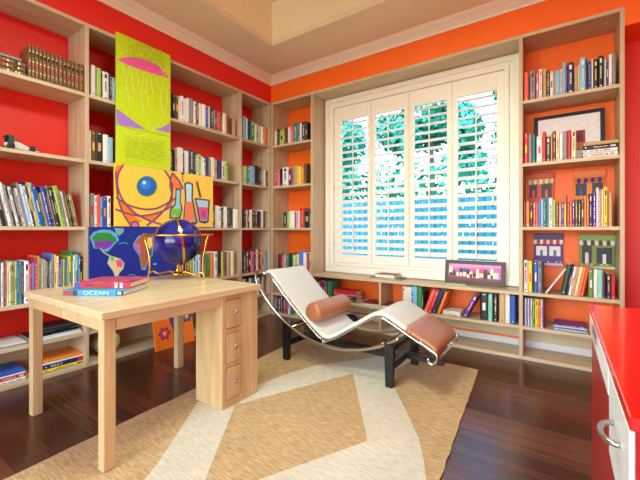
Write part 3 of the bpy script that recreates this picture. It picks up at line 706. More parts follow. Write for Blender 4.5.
# orange canvas leaning on the floor
T0 = thing('leaning_canvas', 'orange and purple flower canvas standing on the floor behind the desk legs', 'painting', (.125, -1.478, 0))
oc = MB(); w2, hh = .207, .60
oc.bbox(-.02, 0, -w2, w2, 0, hh, fm((246, 122, 20)), .001)
kk = [0]
def op(pts, rgb):
    kk[0] += 1; x = .0002 + .00015 * kk[0]; P = [(-w2 + a * 2 * w2, b * hh) for a, b in pts]
    ar = sum(P[i][0] * P[(i + 1) % len(P)][1] - P[(i + 1) % len(P)][0] * P[i][1] for i in range(len(P)))
    if ar < 0: P = P[::-1]
    oc.add([(x, a, b) for a, b in P], [tuple(range(len(P)))], fm(rgb))
def oe(cx, cy, r, rgb, asp=.69, lob=0):
    op([(cx + r * (1 + lob * math.cos(6 * t)) * math.cos(t), cy + r * asp * (1 + lob * math.cos(6 * t)) * math.sin(t)) for t in [2 * math.pi * i / 48 for i in range(48)]], rgb)
op([(.40, 1), (.44, .6), (.38, .45), (.46, .25), (.42, 0), (.66, 0), (.72, .1), (.62, .3), (.70, .5), (.86, .7), (.84, 1)], (60, 40, 60))
op([(.42, 1), (.46, .6), (.40, .45), (.48, .25), (.44, .0), (.64, 0), (.70, .1), (.60, .3), (.68, .5), (.84, .7), (.82, 1)], (112, 60, 160))
for cx, cy, r, a, b in ((.2, .60, .13, (110, 110, 160), (180, 180, 220)), (.24, .24, .13, (130, 30, 80), (220, 60, 110)), (.84, .43, .13, (60, 50, 90), (120, 110, 150)), (.2, .88, .12, (150, 30, 60), (230, 90, 110)), (.85, .85, .1, (40, 60, 120), (90, 120, 200))):
    oe(cx, cy, r, a, lob=.18); oe(cx, cy, r * .72, b, lob=.18); oe(cx, cy, r * .3, (240, 210, 80))
oe(.5, .58, .15, (16, 60, 20), asp=.9); oe(.5, .58, .11, (50, 160, 60), asp=.9)
o = oc.build('canvas', T0); o.rotation_euler = (0, R(-10.5), 0)

# ------------------------------------------------------------ desk
DX0, DX1, DY0, DY1, DZ = .503, 1.497, -2.752, -1.738, .75
desk = thing('desk', 'square pale wood writing desk with a three drawer pedestal standing at the rug edge', 'desk', ((DX0 + DX1) / 2, (DY0 + DY1) / 2, 0))
dl = desk.location
def dpart(nm, x0, x1, y0, y1, z0, z1, m, b=.003, par=None):
    return MB().bbox(x0 - dl.x, x1 - dl.x, y0 - dl.y, y1 - dl.y, z0, z1, m, b).build(nm, par or desk)
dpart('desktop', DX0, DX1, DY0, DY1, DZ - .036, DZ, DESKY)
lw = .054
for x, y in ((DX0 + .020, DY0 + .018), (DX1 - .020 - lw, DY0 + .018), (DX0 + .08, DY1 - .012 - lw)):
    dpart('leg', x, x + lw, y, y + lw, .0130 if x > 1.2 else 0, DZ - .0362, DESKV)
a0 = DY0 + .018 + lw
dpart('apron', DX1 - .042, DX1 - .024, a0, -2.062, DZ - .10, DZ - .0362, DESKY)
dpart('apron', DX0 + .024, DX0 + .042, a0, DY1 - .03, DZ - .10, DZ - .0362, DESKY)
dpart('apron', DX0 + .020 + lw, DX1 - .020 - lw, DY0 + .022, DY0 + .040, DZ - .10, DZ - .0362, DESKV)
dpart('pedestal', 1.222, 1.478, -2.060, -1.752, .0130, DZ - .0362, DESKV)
for z0, z1 in ((.508, .680), (.290, .468), (.066, .258)):
    dr = dpart('drawer', 1.4785, 1.483, -2.026, -1.912, z0, z1, DESKV, .0015)
    dpart('drawer_gap', 1.4780, 1.4792, -2.030, -1.908, z0 - .004, z1 + .004, fm((110, 76, 44)), .0002, dr)
    zc = (z0 + z1) / 2 + .01
    MB().lathe([(.005, 0), (.005, .012), (.012, .016), (.0155, .022), (.013, .028), (.006, .031), (.001, .0315)], STEEL, 20,
               Matrix.Translation((1.483 - dl.x, -1.969 - dl.y, zc)) @ Matrix.Rotation(R(90), 4, 'Y')).build('knob', dr)
    bpy.data.objects[dr.name]['label'] = 'pale wood drawer front with round steel knob'

# big books on the desk
def flat_book(name, p, ang, length, depth, th, z, col, label, top=None):
    t = thing(name, label, 'book', (p[0], p[1], z), R(ang), 'large books stacked on the desk')
    m = fm(col); mb = MB()
    mb.bbox(0, length, 0, depth, 0, .004, m, .001); mb.bbox(0, length, 0, depth, th - .004, th, top or m, .001); mb.bbox(0, length, -.001, .006, .001, th - .001, m, .001)
    mb.build('cover', t); MB().box(.005, length - .005, .0065, depth - .006, .0042, th - .0042, PAGES).build('page_block', t)
    return t
b1 = flat_book('large_book', (.889, -2.684), 34.3, .335, .272, .033, DZ + .0006, (40, 150, 196), 'large blue hardback lying on the desk, under the red one')
for bx in ((.0, .055, -.0022, -.0011, .003, .030, (150, 50, 60)), (.055, .08, -.0022, -.0011, .003, .030, (60, 30, 40)), (.298, .335, -.0022, -.0011, .003, .030, (30, 40, 50)), (.305, .326, -.0026, -.0012, .008, .025, (190, 210, 214))): MB().box(*bx[:6], fm(bx[6])).build('spine_patch', b1)
text('OCEAN', b1, .031, fm((196, 232, 240)), (.185, -.0030, .0165), (R(90), 0, 0), sx=1.35)
redtop = ramp_mat('red_purple_cover_print', [(.35, (150, 24, 70)), (.5, (196, 50, 90)), (.65, (224, 110, 130))], (14, 14, 14), .3)
b2 = flat_book('large_book', (.885, -2.625), 36.5, .31, .262, .034, DZ + .0342, (190, 22, 50), 'large red hardback with a magenta cover, topmost of two books on the desk', redtop)
for bx in ((.0, .03, .003, .031, (30, 70, 150)), (.225, .24, .003, .031, (230, 224, 214)), (.255, .27, .003, .031, (230, 224, 214)), (.05, .11, .012, .027, (120, 20, 50)), (.13, .2, .010, .029, (160, 20, 40))): MB().box(bx[0], bx[1], -.0022, -.0011, bx[2], bx[3], fm(bx[4])).build('spine_patch', b2)

# globe
gc = Vector((.784, -1.897, DZ)); gl = thing('globe', 'dark blue gemstone globe in a three legged brass stand on the desk', 'globe', gc)
GEM = ramp_mat('blue_gemstone', [(.35, (8, 12, 60)), (.5, (18, 28, 110)), (.62, (40, 40, 130)), (.72, (96, 84, 150))], (7, 7, 7), .12, dist=.6)
Rg = .172; gz = .283
MB().sphere((0, 0, gz), Rg, GEM, 40, 24).build('sphere', gl)
MB().tube([(.245 * math.cos(t), .245 * math.sin(t), .333) for t in [2 * math.pi * i / 56 for i in range(56)]], .007, BRASS, 8, True).build('horizon_ring', gl)
Tm = Matrix.Translation((0, 0, gz)) @ Matrix.Rotation(R(-24), 4, 'Z') @ Matrix.Rotation(R(8), 4, 'X')
vs = []; fs = []; n = 56
for i in range(n):
    t = 2 * math.pi * i / n
    for (r, w) in ((Rg + .004, -.008), (Rg + .010, -.008), (Rg + .010, .008), (Rg + .004, .008)): vs.append((r * math.cos(t), w, r * math.sin(t)))
for i in range(n):
    for k in range(4): fs.append((i * 4 + k, i * 4 + (k + 1) % 4, ((i + 1) % n) * 4 + (k + 1) % 4, ((i + 1) % n) * 4 + k))
MB().add(vs, fs, BRASS, False, Tm).build('meridian_ring', gl)
MB().lathe([(.001, .028), (.045, .026), (.062, .038), (.042, .05), (.018, .055), (.024, .066), (.012, .078), (.010, .098), (.02, .104), (.001, .106)], BRASS, 24).build('hub', gl)
MB().tube([Tm @ Vector((0, 0, Rg + .005)), Tm @ Vector((0, 0, Rg + .03))], .007, BRASS, 10).build('finial', gl)
for (ax, ay) in ((-.232, -.100), (.180, .095), (-.07, .145)):
    d = Vector((ax, ay, 0)); L = d.length; u = d.normalized()
    P = [u * (L * f) + Vector((0, 0, z)) for f, z in ((.12, .045), (.3, .052), (.5, .040), (.68, .034), (.85, .052), (1.0, .030), (1.02, .006))]
    lg = MB().tube(smooth_pts(P), .008, BRASS, 8).build('leg', gl)
    P = [u * (L * f) + Vector((0, 0, z)) for f, z in ((1.0, .030), (.97, .08), (.98, .16), (1.06, .24), (1.12, .30), (.245 / L, .333))]
    MB().tube(smooth_pts(P), .008, BRASS, 8).build('upright', lg)
    MB().sphere(u * L * 1.02 + Vector((0, 0, .0085)), .0085, BRASS, 12, 8).build('foot', lg)

# ------------------------------------------------------------ chaise longue
ch = thing('chaise_longue', 'cream chaise longue with a chrome frame, black base and tan leather foot end', 'lounge chair', (1.75, -.89, 0))
co = ch.location
Y0, Y1 = -1.150, -.640
prf = smooth_pts([(.985, 0, .728), (1.010, 0, .745), (1.05, 0, .730), (1.13, 0, .655), (1.25, 0, .540), (1.42, 0, .396), (1.56, 0, .292), (1.625, 0, .262), (1.70, 0, .280), (1.83, 0, .360), (1.96, 0, .440), (2.05, 0, .495), (2.11, 0, .510), (2.17, 0, .498), (2.26, 0, .452), (2.37, 0, .396), (2.465, 0, .350), (2.498, 0, .323), (2.496, 0, .295)], 5)
def sheet(pts, y0, y1, th, m, name, par):
    n = len(pts); vs = []; ys = [y0, y0 + .012, y0 + .03, (y0 + y1) / 2, y1 - .03, y1 - .012, y1]; dz = [-.004, .003, .006, .002, .006, .003, -.004]
    nor = []
    for i, p in enumerate(pts):
        a = pts[max(i - 1, 0)]; b = pts[min(i + 1, n - 1)]; t = (b - a).normalized(); nor.append(Vector((-t.z, 0, t.x)))
    k = len(ys)
    for i, p in enumerate(pts):
        for y, e in zip(ys, dz): v = p + nor[i] * (th / 2 + e); vs.append((v.x - co.x, y - co.y, v.z))
        for y in ys: v = p - nor[i] * th / 2; vs.append((v.x - co.x, y - co.y, v.z))
    fs = []; s = 2 * k
    for i in range(n - 1):
        for j in range(k - 1):
            fs.append((i * s + j, (i + 1) * s + j, (i + 1) * s + j + 1, i * s + j + 1))
            fs.append((i * s + k + j, i * s + k + j + 1, (i + 1) * s + k + j + 1, (i + 1) * s + k + j))
        fs.append((i * s, i * s + k, (i + 1) * s + k, (i + 1) * s)); fs.append((i * s + k - 1, (i + 1) * s + k - 1, (i + 1) * s + s - 1, i * s + s - 1))
    for i in (0, n - 1):
        for j in range(k - 1):
            f = (i * s + j, i * s + j + 1, i * s + k + j + 1, i * s + k + j); fs.append(f if i == 0 else f[::-1])
    return MB().add(vs, fs, m, True).build(name, par)
cut = min(range(len(prf)), key=lambda i: abs(prf[i].x - 2.30) + (0 if prf[i].z > .35 else 9))
sheet(prf[:cut + 1], Y0, Y1, .022, CANVAS, 'seat_sling', ch)
lf = sheet(prf[cut:], Y0 - .002, Y1 + .002, .026, LEATHER, 'foot_pad', ch); lf['label'] = 'tan leather foot end'
cxa, cza, ra = 1.715, 1.175, .975
for yy in (Y0 - .022, Y1 + .022):
    arc = [Vector((cxa + ra * math.cos(R(t)), 0, cza + ra * math.sin(R(t)))) for t in range(208, 308, 4)]
    head = [Vector((.995, 0, .716)), Vector((.972, 0, .742)), Vector((.925, 0, .748)), Vector((.885, 0, .722))]
    P = smooth_pts(head + arc[1:], 3)
    MB().tube([(p.x - co.x, yy - co.y, p.z) for p in P], .0115, CHROME, 12).build('runner_tube', ch)
    # slim tube that carries the sling
    Q = smooth_pts([(p.x, 0, p.z - .024) for p in prf[8:-6:5]], 3)
    MB().tube([(p.x - co.x, yy + (.012 if yy < -.9 else -.012) - co.y, p.z) for p in Q], .0075, CHROME, 10).build('sling_tube', ch)
    for xp, zt in ((1.625, .250), (2.33, .425)):
        zb = cza - math.sqrt(ra ** 2 - (xp - cxa) ** 2)
        MB().tube([(xp - co.x, yy - co.y, zb), (xp - co.x, yy - co.y, zt)], .008, CHROME, 8).build('stay', ch)
    F = smooth_pts([(2.40, 0, .368), (2.455, 0, .338), (2.512, 0, .305), (2.518, 0, .267), (2.492, 0, .233), (2.466, 0, .241), (2.461, 0, .267)], 4)
    MB().tube([(p.x - co.x, yy + (.01 if yy < -.9 else -.01) - co.y, p.z) for p in F], .009, CHROME, 10).build('foot_loop', ch)
for xx, zz in ((.965, .720), (2.498, .237), (1.625, .222), (1.30, .296), (2.13, .30)):
    MB().tube([(xx - co.x, Y0 - .012 - co.y, zz), (xx - co.x, Y1 + .012 - co.y, zz)], .009, CHROME, 10).build('cross_tube', ch)
# black base
def bpt(nm, x0, x1, y0, y1, z0, z1): return MB().bbox(x0 - co.x, x1 - co.x, y0 - co.y, y1 - co.y, z0, z1, BLACKM, .004).build(nm, ch)
for xx, zt in ((1.245, .335), (2.19, .330)):
    for yy in (-1.165, -.655):
        lg = MB().add([(xx - .026 - co.x, yy - .02 - co.y, .012), (xx + .026 - co.x, yy - .02 - co.y, .012), (xx + .026 - co.x, yy + .02 - co.y, .012), (xx - .026 - co.x, yy + .02 - co.y, .012),
                       (xx - .034 - co.x, yy - .02 - co.y, zt), (xx + .034 - co.x, yy - .02 - co.y, zt - .03), (xx + .034 - co.x, yy + .02 - co.y, zt - .03), (xx - .034 - co.x, yy + .02 - co.y, zt)],
                      [(3, 2, 1, 0), (4, 5, 6, 7), (0, 1, 5, 4), (1, 2, 6, 5), (2, 3, 7, 6), (3, 0, 4, 7)], BLACKM).build('leg', ch)
        MB().lathe([(.022, 0), (.026, .004), (.026, .012)], BLACKM, 16, Matrix.Translation((xx - co.x, yy - co.y, .0130))).build('foot', lg)
    bpt('cross_rail', xx - .02, xx + .02, -1.145, -.675, .125, .175)
    bpt('cradle_rail', xx - .02, xx + .02, -1.145, -.675, zt - .075, zt - .035)
bpt('centre_beam', 1.265, 2.17, -.955, -.865, .130, .170)
bpt('end_beam', 2.21, 2.50, -.94, -.88, .150, .190)
# pillow
pl = thing('bolster_pillow', 'tan leather roll pillow resting on the cream sling of the chaise', 'pillow', (1.498, -.885, .345))
T = Matrix.Translation((0, 0, .092)) @ Matrix.Rotation(R(90), 4, 'X')
prof_p = [(.001, -.262), (.05, -.260), (.070, -.254), (.079, -.242), (.082, -.225), (.0795, -.215), (.083, -.205), (.084, -.1), (.083, 0), (.084, .1), (.083, .205), (.0795, .215), (.082, .225), (.079, .242), (.070, .254), (.05, .260), (.001, .262)]
MB().lathe(prof_p, LEATHER, 32, T).build('cushion', pl)
MB().lathe([(.052, -.2635), (.058, -.2635), (.058, -.2570), (.052, -.2570)], fm((130, 74, 42)), 28, T).build('piping', pl)

# ------------------------------------------------------------ rug
rug = thing('rug', 'natural jute rug with wide bleached bands under the desk and chaise', 'rug', (1.9, -1.8, 0))
def rpt(p): return (p[0] - 1.9, p[1] + 1.8)
cor = [(.975, -.44), (2.645, -.475), (2.845, -3.3), (1.16, -3.25)]
outl = []; rr = random.Random(5)
for i in range(4):
    a, b = Vector(cor[i]), Vector(cor[(i + 1) % 4]); n = 40; nn = (b - a).normalized(); nn = Vector((nn.y, -nn.x))
    for k in range(n): outl.append(tuple(a + (b - a) * k / n + nn * rr.uniform(-.004, .004)))
MB().prism([rpt(p) for p in outl], .0005, .010, JUTE).build('jute_field', rug)
bands = [
    [(1.263, -2.08), (1.23, -1.93), (1.40, -1.66), (1.45, -1.40), (1.529, -1.147), (1.725, -.88), (1.90, -.60), (1.99, -.46), (2.17, -.465), (2.12, -.75), (2.10, -.95), (2.19, -1.117), (2.388, -1.39), (2.568, -1.658), (2.649, -1.825), (2.72, -2.00), (2.62, -2.35), (2.35, -2.75), (2.10, -3.24), (1.80, -3.23), (1.84, -2.95), (1.604, -2.543)],
]
dia = [(1.49, -1.965), (1.863, -1.11), (2.35, -1.828), (1.965, -2.60)]
MB().prism([rpt(p) for p in bands[0]], .0102, .0116, JUTEW).build('bleached_band', rug)
MB().prism([rpt(p) for p in dia], .0117, .0128, JUTE).build('jute_diamond', rug)

# ------------------------------------------------------------ red cabinet on the right
KX, KY0, KY1, KZ = 3.274, -2.820, -1.880, .85
cab = thing('cabinet', 'glossy red low cabinet with white drawer fronts at the right edge', 'cabinet', (KX, KY1, 0))
kl = cab.location
def kp(nm, x0, x1, y0, y1, z0, z1, m, b=.002, par=None): return MB().bbox(x0 - kl.x, x1 - kl.x, y0 - kl.y, y1 - kl.y, z0, z1, m, b).build(nm, par or cab)
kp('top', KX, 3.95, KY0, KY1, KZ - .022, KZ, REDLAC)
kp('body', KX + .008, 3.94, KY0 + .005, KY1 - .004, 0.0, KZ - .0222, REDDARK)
WCOOL = mat('white_drawer_lacquer', (226, 234, 234), .3, noise=.01)
d1 = kp('drawer', KX + .001, KX + .0078, -2.515, KY1 - .03, .762, .824, WCOOL)
kp('handle', KX - .004, KX + .0008, -2.26, -2.09, .800, .822, STEEL, .001, d1)
d2 = kp('drawer', KX + .001, KX + .0078, KY0 + .012, -2.535, .650, .824, WCOOL)
hp = smooth_pts([(KX + .001, -2.625, .752), (KX - .014, -2.632, .752), (KX - .022, -2.655, .752), (KX - .022, -2.682, .752), (KX - .014, -2.704, .752), (KX + .001, -2.711, .752)], 5)
MB().tube([(p.x - kl.x, p.y - kl.y, p.z) for p in hp], .0048, STEEL, 12).build('handle', d2)

# ------------------------------------------------------------ small things on shelves
# toy racing car
tc = thing('toy_racing_car', 'small white toy racing car with a dark green wing on the left wall shelf', 'toy', (-.10, -2.605, LV[4] + .0006), R(90))
tc.scale = (.8, .85, 1.05)
tb = MB()
vs = []; secs = [(-.115, .022, .030, .050), (-.06, .034, .020, .062), (-.02, .030, .018, .066), (.02, .022, .016, .052), (.07, .014, .016, .036), (.115, .008, .018, .026)]
for x, hw, z0, z1 in secs: vs += [(x, -hw, z0), (x, hw, z0), (x, hw * .7, z1), (x, -hw * .7, z1)]
fs = [(0, 3, 2, 1), (20, 21, 22, 23)]
for i in range(5):
    for k in range(4): fs.append((i * 4 + k, i * 4 + (k + 1) % 4, (i + 1) * 4 + (k + 1) % 4, (i + 1) * 4 + k))
tb.add(vs, fs, fm((232, 234, 236))); tb.build('body', tc)
MB().bbox(-.115, -.055, -.055, .055, .092, .098, CM['d'], .001).bbox(-.10, -.06, -.057, -.053, .05, .098, CM['d'], .001).bbox(-.10, -.06, .053, .057, .05, .098, CM['d'], .001).bbox(-.09, -.08, -.053, .053, .052, .058, CM['d'], .001).build('rear_wing', tc)
MB().bbox(.085, .125, -.05, .05, .012, .017, fm((224, 226, 230)), .001).build('front_wing', tc)
for x, r in ((-.085, .027), (.07, .023)):
    for y in (-.055, .055):
        w = MB().lathe([(r * .5, -.012), (r * .95, -.012), (r, -.009), (r, .009), (r * .95, .012), (r * .5, .012)], CM['k'], 20, Matrix.Translation((x, y, r)) @ Matrix.Rotation(R(90), 4, 'X')).build('wheel', tc)
MB().sphere((-.015, 0, .068), .011, CM['k'], 12, 8).build('driver_helmet', tc)

# ball on bottom shelf
bl = thing('ball', 'white and lime green ball on the bottom shelf behind the desk leg', 'ball', (-.125, -2.0, .0325))
MB().sphere((0, 0, .105), .105, fm((226, 228, 224)), 32, 20).build('shell', bl)
yb = MB()
for ax in ((1, .6, .2), (-.3, 1, .4), (.3, .9, .9), (.9, -.2, .8)):
    v = Vector(ax).normalized(); T = Matrix.Translation((0, 0, .105)) @ v.to_track_quat('Z', 'Y').to_matrix().to_4x4()
    yb.lathe([(.105 * math.sin(a) + 1e-4, .1056 * math.cos(a)) for a in (.55, .45, .3, .15, .001)], fm((190, 210, 50)), 6, T)
yb.build('patch', bl)
# black box files on fifth shelf
bf = thing('black_case', 'black zipped case lying on the fifth left shelf above the orange book', 'case', (-.14, -2.362, LV[1] + .0006))
MB().bbox(-.12, .10, -.14, .12, .026, .085, mat('black_nylon', (20, 22, 24), .5, noise=.3, nscale=(60, 60, 60)), .014).build('shell', bf)
MB().bbox(-.122, .102, -.142, .122, .052, .057, STEEL, .001).build('zip', bf)
MB().tube(smooth_pts([(.10, -.06, .06), (.118, -.04, .062), (.118, .04, .062), (.10, .06, .06)]), .006, BLACKM, 8).build('handle', bf)
MB().bbox(-.13, .11, -.15, .13, 0, .012, fm((226, 228, 230)), .002).bbox(-.128, .108, -.146, .126, .0122, .025, fm((190, 200, 208)), .002).build('folder', bf)

# navy cloth bundle behind the chaise
nb = MB(); rr = random.Random(2)
prof_n = [(.001, 0), (.09, .002), (.105, .02), (.095, .05), (.06, .075), (.02, .085), (.001, .086)]
vs = []; fs = []; n = 28
for i, (r, z) in enumerate(prof_n):
    for k in range(n):
        t = 2 * math.pi * k / n; f = 1 + .12 * math.sin(5 * t + i) + .07 * math.sin(9 * t - i * 2); vs.append((r * f * math.cos(t), r * .75 * f * math.sin(t), z * (1 + .15 * math.sin(4 * t))))
for i in range(len(prof_n) - 1):
    for k in range(n): fs.append((i * n + k, i * n + (k + 1) % n, (i + 1) * n + (k + 1) % n, (i + 1) * n + k))
nb.add(vs, fs, fm((24, 26, 66)), True)
tag(nb.build('folded_cloth', None, (1.13, .13, .0326)), 'dark navy cloth heap on the bottom board behind the chaise pillow', 'cloth')

# items on countertop
def cbook(x, y, z, rz, L, Dp, th, col, label, name='book', grp='books on the window counter'):
    t = thing(name, label, 'book', (x, y, z), R(rz), grp); m = fm(col)
    MB().bbox(0, L, 0, Dp, 0, .003, m, .0008).bbox(0, L, 0, Dp, th - .003, th, m, .0008).bbox(0, .004, 0, Dp, .001, th - .001, m, .0008).build('cover', t)
    MB().box(.0045, L - .004, .003, Dp - .003, .0032, th - .0032, PAGES).build('page_block', t)
zc = LV[2] + .0006
p = ony(381, 278, .10)
cbook(1.43, .03, zc, 2, .36, .20, .012, (52, 60, 74), 'thin dark blue magazine lying on the counter under the brown book')
cbook(1.49, .05, zc + .0126, -3, .235, .16, .040, (120, 80, 50), 'small brown hardback lying on the dark magazine on the counter')
# panoramic framed picture
pf = thing('framed_picture', 'wide dark framed picture leaning on the shutters at the counter', 'picture', (2.485, .160, zc + .0030))
fw, fh = .545, .232
PF = pf
fr = MB(); g0 = .034
for (a, b, c, d_) in ((-fw / 2, fw / 2, 0, g0), (-fw / 2, fw / 2, fh - g0, fh), (-fw / 2, -fw / 2 + g0, g0, fh - g0), (fw / 2 - g0, fw / 2, g0, fh - g0)):
    fr.bbox(a, b, 0, .018, c, d_, fm((70, 58, 54)), .002)
def tilted(mb, nm, par, ang): o = mb.build(nm, par); o.rotation_euler = (R(-ang), 0, 0); return o
tilted(fr, 'frame', pf, 8)
pic = MB(); x0, x1, z0, z1 = -fw / 2 + g0, fw / 2 - g0, g0, fh - g0
pic.box(x0, x1, .008, .015, z0, z1, fm((190, 110, 180)))
kk2 = [0]
def flatp(mb, pts, rgb, y=.008):
    kk2[0] += 1; yy = y - .0002 - .00008 * (kk2[0] % 60)
    ar = sum(pts[i][0] * pts[(i + 1) % len(pts)][1] - pts[(i + 1) % len(pts)][0] * pts[i][1] for i in range(len(pts)))
    if ar < 0: pts = pts[::-1]
    mb.add([(a, yy, b) for a, b in pts], [tuple(range(len(pts)))], fm(rgb))
rr = random.Random(11); H_ = z1 - z0
flatp(pic, [(x0, z0 + H_ * .75), (x1, z0 + H_ * .85), (x1, z1), (x0, z1)], (214, 150, 196))
flatp(pic, [(x0, z0), (x1, z0), (x1, z0 + H_ * .18), (x0, z0 + H_ * .22)], (120, 60, 60))
xx = x0 + .004
while xx < x1 - .045:
    w = rr.uniform(.028, .045); b = z0 + H_ * rr.uniform(.18, .3); t_ = z0 + H_ * rr.uniform(.5, .78)
    flatp(pic, [(xx, b), (xx + w, b), (xx + w, t_), (xx + w * .5, t_ + .012), (xx, t_)], rr.choice([(60, 44, 52), (230, 214, 180), (214, 70, 80), (240, 226, 200), (70, 80, 100)]))
    flatp(pic, [(xx + .004, b), (xx + w - .004, b), (xx + w - .006, b + H_ * .2), (xx + .006, b + H_ * .22)], rr.choice([(244, 220, 160), (30, 26, 30), (226, 226, 220)])); xx += w * .9
tilted(pic, 'print', pf, 8)
MB().tube([(0, .03, fh - .01), (0, .022, fh + .008), (0, .012, fh - .004)], .003, BLACKM, 6).build('hook', pf)
# small green thing in front of it
gs = MB(); gs.bbox(-.095, .095, -.012, .012, 0, .006, fm((226, 220, 190)), .001); rr = random.Random(4)
for i in range(16):
    x = -.085 + .17 * i / 15; gs.sphere((x, rr.uniform(-.006, .006), .012), rr.uniform(.006, .010), fm((150, 170, 70)), 8, 6, (1, 1, rr.uniform(.8, 1.3)))
tag(gs.build('green_trinket', None, (2.345, .075, zc)), 'small strip of green bobbles lying on the counter before the framed picture', 'ornament')

# large framed picture on the second shelf
lp = thing('framed_picture', 'large black framed print with a white mat behind books, second shelf right', 'picture', (3.235, .175, LV[4] + .0042))
fw, fh, g0 = .50, .445, .030; fr = MB()
for (a, b, c, d_) in ((-fw / 2, fw / 2, 0, g0), (-fw / 2, fw / 2, fh - g0, fh), (-fw / 2, -fw / 2 + g0, g0, fh - g0), (fw / 2 - g0, fw / 2, g0, fh - g0)):
    fr.bbox(a, b, 0, .02, c, d_, fm((28, 26, 44)), .002)
tilted(fr, 'frame', lp, 9)
mt = MB(); mt.box(-fw / 2 + g0, fw / 2 - g0, .009, .016, g0, fh - g0, fm((226, 222, 226))); tilted(mt, 'mat_board', lp, 9)
pr = MB(); pr.box(-.12, .12, .0075, .0088, .10, .275, fm((150, 66, 62)))
flatp(pr, [(-.115, .105), (.115, .105), (.115, .16), (.0, .19), (-.115, .15)], (196, 130, 90), .0075); flatp(pr, [(-.1, .2), (.0, .24), (.1, .19), (.1, .265), (-.1, .265)], (110, 44, 56), .0075)
tilted(pr, 'print', lp, 9)

# shopfront relief tiles
def tile(loc, w, h, body, awn, awn2, win_c, label, kind, tilt):
    t = thing('shopfront_plaque', label, 'plaque', loc, 0, 'painted shopfront plaques'); hz = h
    mb = MB(); mb.bbox(-w / 2, w / 2, 0, .014, 0, h, fm(body), .002); tilted(mb, 'board', t, tilt)
    k = MB()
    k.bbox(-w / 2 - .004, w / 2 + .004, -.012, 0, h * .82, h * .97, fm(awn), .002)
    tilted(k, 'sign_board', t, tilt)
    aw = MB(); n = 9
    for i in range(n):
        a, b = -w / 2 + w * i / n, -w / 2 + w * (i + 1) / n; c = fm(awn2 if i % 2 else (236, 232, 224) if kind != 1 else awn)
        aw.add([(a, -.001, h * .8), (b, -.001, h * .8), (b, -.022, h * .69), (a, -.022, h * .69), ((a + b) / 2, -.022, h * .65)], [(0, 3, 2, 1), (3, 4, 2)], c)
    tilted(aw, 'awning', t, tilt)
    wi = MB()
    for (a, b, c, d_) in win_c:
        wi.bbox(-w / 2 + a * w, -w / 2 + b * w, -.004, 0, h * c, h * d_, fm((232, 226, 214) if kind == 2 else (34, 28, 34)), .001)
        m_ = (a + b) / 2
        wi.bbox(-w / 2 + (m_ - .05) * w, -w / 2 + (m_ + .05) * w, -.008, -.004, h * c, h * (c + (d_ - c) * .6), fm({0: (224, 60, 50), 1: (60, 60, 150), 2: (70, 110, 190), 3: (220, 214, 224)}[kind]), .001)
    tilted(wi, 'shop_window', t, tilt)
    ls = MB(); ls.bbox(-w / 2 - .003, w / 2 + .003, -.014, 0, 0, h * .08, fm({0: (210, 170, 190), 1: (230, 130, 30), 2: (190, 180, 210), 3: (196, 200, 150)}[kind]), .002)
    for i in range(7): ls.sphere((-w / 2 + w * (i + .5) / 7, -.010, h * .12), .008, fm(random.Random(i + kind).choice([(226, 60, 60), (240, 200, 60), (230, 230, 240), (70, 120, 60)])), 8, 6)
    tilted(ls, 'ledge', t, tilt)
tile((3.035, .300, 1.315), .195, .335, (206, 60, 40), (196, 60, 30), (226, 190, 40), [(.06, .34, .3, .66), (.52, .92, .3, .66)], 'red shopfront plaque with a yellow awning, behind books on the third shelf', 0, 0)
tile((3.385, .300, 1.300), .215, .335, (232, 130, 34), (226, 120, 40), (50, 60, 160), [(.06, .42, .35, .66), (.6, .94, .35, .66)], 'orange shopfront plaque with a blue awning, behind books on the third shelf', 1, 0)
tile((3.090, .296, .80), .22, .29, (70, 40, 120), (56, 40, 100), (214, 60, 50), [(.08, .46, .3, .6), (.54, .92, .3, .6)], 'purple shopfront plaque with red striped awning, on back of fourth shelf', 2, 0)
tile((3.435, .296, .79), .235, .30, (120, 140, 60), (140, 160, 80), (96, 84, 40), [(.08, .36, .15, .66), (.5, .94, .15, .6)], 'olive green shopfront plaque on the back of the fourth shelf', 3, 0)

# ------------------------------------------------------------ ceiling lamp in the tray
la = thing('pendant_lamp', 'flat steel pendant lamp hanging from the raised ceiling tray', 'lamp', (2.0, -2.3, 3.03))
MB().lathe([(.001, 0), (.40, 0), (.42, .01), (.42, .05), (.40, .06), (.001, .062)], STEEL, 40).build('shade', la)
MB().lathe([(.008, .062), (.008, CZ + .43 - 3.03), (.06, CZ + .44 - 3.03), (.06, CZ + .4595 - 3.03), (.001, CZ + .4595 - 3.03)], STEEL, 16).build('stem', la)
# ------------------------------------------------------------ outside the window
GR = mat('lawn', (70, 110, 50), .9, noise=.3, nscale=(8, 8, 8))
struct(MB().box(-20, 25, .6, 30, -.35, -.25, GR), 'ground')
FEN = mat('teal_fence_paint', (10, 116, 140), .6, noise=.1, nscale=(3, 3, 3), jitter=.1)
fn = thing('garden_fence', 'tall teal board fence outside, seen between the white louvers', 'fence', (0, 3.6, -.25))
for i in range(66):
    x = -4.6 + i * .13
    MB().bbox(x, x + .112, -.012, .012, 0, 2.0, FEN, .003).build('fence_board', fn)
for z in (.4, 1.6): MB().bbox(-4.6, 4.0, .0125, .06, z, z + .09, FEN, .004).build('rail', fn)
for i in range(5): MB().bbox(-4.4 + i * 1.9, -4.3 + i * 1.9, .061, .16, 0, 2.05, FEN, .004).build('post', fn)
LEAF = mat('leaves', (30, 150, 124), .6, noise=.35, nscale=(3, 3, 3))
BARK = mat('bark', (96, 76, 60), .9, noise=.3)
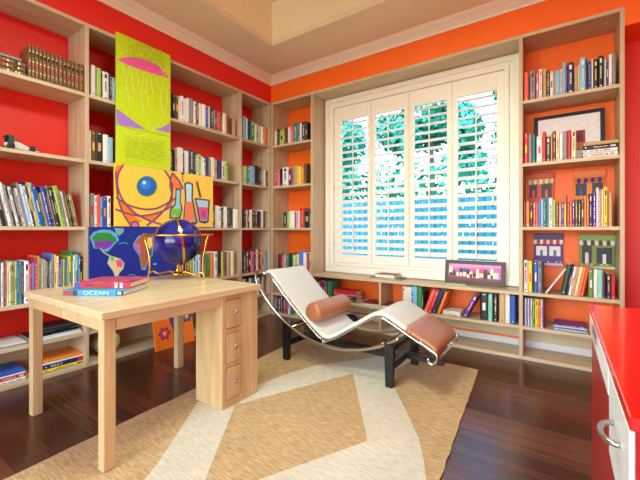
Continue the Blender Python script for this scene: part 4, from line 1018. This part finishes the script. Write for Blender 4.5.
def tree(x, y, zc_, r, nl, seed, label):
    t = thing('tree', label, 'tree', (x, y, -.25), 0, 'trees outside the window'); rn = random.Random(seed)
    MB().tube([(0, 0, 0), (.05, .02, zc_ * .5), (.0, 0, zc_)], [.14, .11, .06], BARK, 10).build('trunk', t)
    vs = []; fs = []
    blobs = [(Vector((rn.uniform(-.8, .8) * r, rn.uniform(-.6, .6) * r, zc_ + rn.uniform(-.7, .9) * r)), rn.uniform(.35, .6) * r) for _ in range(9)]
    for i in range(nl):
        c, br = rn.choice(blobs); d = Vector((rn.gauss(0, 1), rn.gauss(0, 1), rn.gauss(0, 1))).normalized() * br * rn.uniform(.6, 1)
        p = c + d; s = rn.uniform(.07, .14); a = Vector((rn.uniform(-1, 1), rn.uniform(-1, 1), rn.uniform(-1, 1))).normalized(); b = a.cross(d.normalized() + Vector((.01, .02, .03))).normalized()
        k = len(vs); vs += [p - a * s, p + b * s * .5, p + a * s, p - b * s * .5]; fs.append((k, k + 1, k + 2, k + 3))
    MB().add([tuple(v) for v in vs], fs, LEAF).build('foliage', t)
def leaves(rn, pts, smin, smax):
    vs = []; fs = []
    for p in pts:
        s_ = rn.uniform(smin, smax); a = Vector((rn.uniform(-1, 1), rn.uniform(-1, 1), rn.uniform(-1, 1))).normalized(); b = a.cross(Vector((rn.uniform(-1, 1), rn.uniform(-1, 1), .3))).normalized()
        k = len(vs); vs += [tuple(p - a * s_), tuple(p + b * s_ * .5), tuple(p + a * s_), tuple(p - b * s_ * .5)]; fs.append((k, k + 1, k + 2, k + 3))
    return vs, fs
hd = thing('hedge', 'dense green hedge rising behind the teal fence outside', 'hedge', (0, 4.4, -.25)); rn = random.Random(9)
v_, f_ = leaves(rn, [Vector((rn.uniform(-4.6, 3.8), rn.uniform(-.3, .35), rn.uniform(.1, 2.75 + .25 * math.sin(i)))) for i in range(7500)], .06, .12)
MB().add(v_, f_, LEAF).build('foliage', hd)
for i in range(9): MB().tube([(-4.4 + i, 0, 0), (-4.35 + i, .03, 1.2), (-4.4 + i, 0, 2.2)], [.04, .03, .015], BARK, 8).build('stem', hd)
tree(-2.3, 5.8, 3.7, 1.25, 4600, 1, 'leafy green tree beyond the fence, behind the leftmost shutters')
tree(.1, 6.6, 4.1, 1.25, 4600, 2, 'leafy green tree beyond the fence, behind the middle shutters')
tree(2.5, 7.9, 4.3, 1.15, 3200, 3, 'sparse green tree beyond the fence, behind the right shutters')
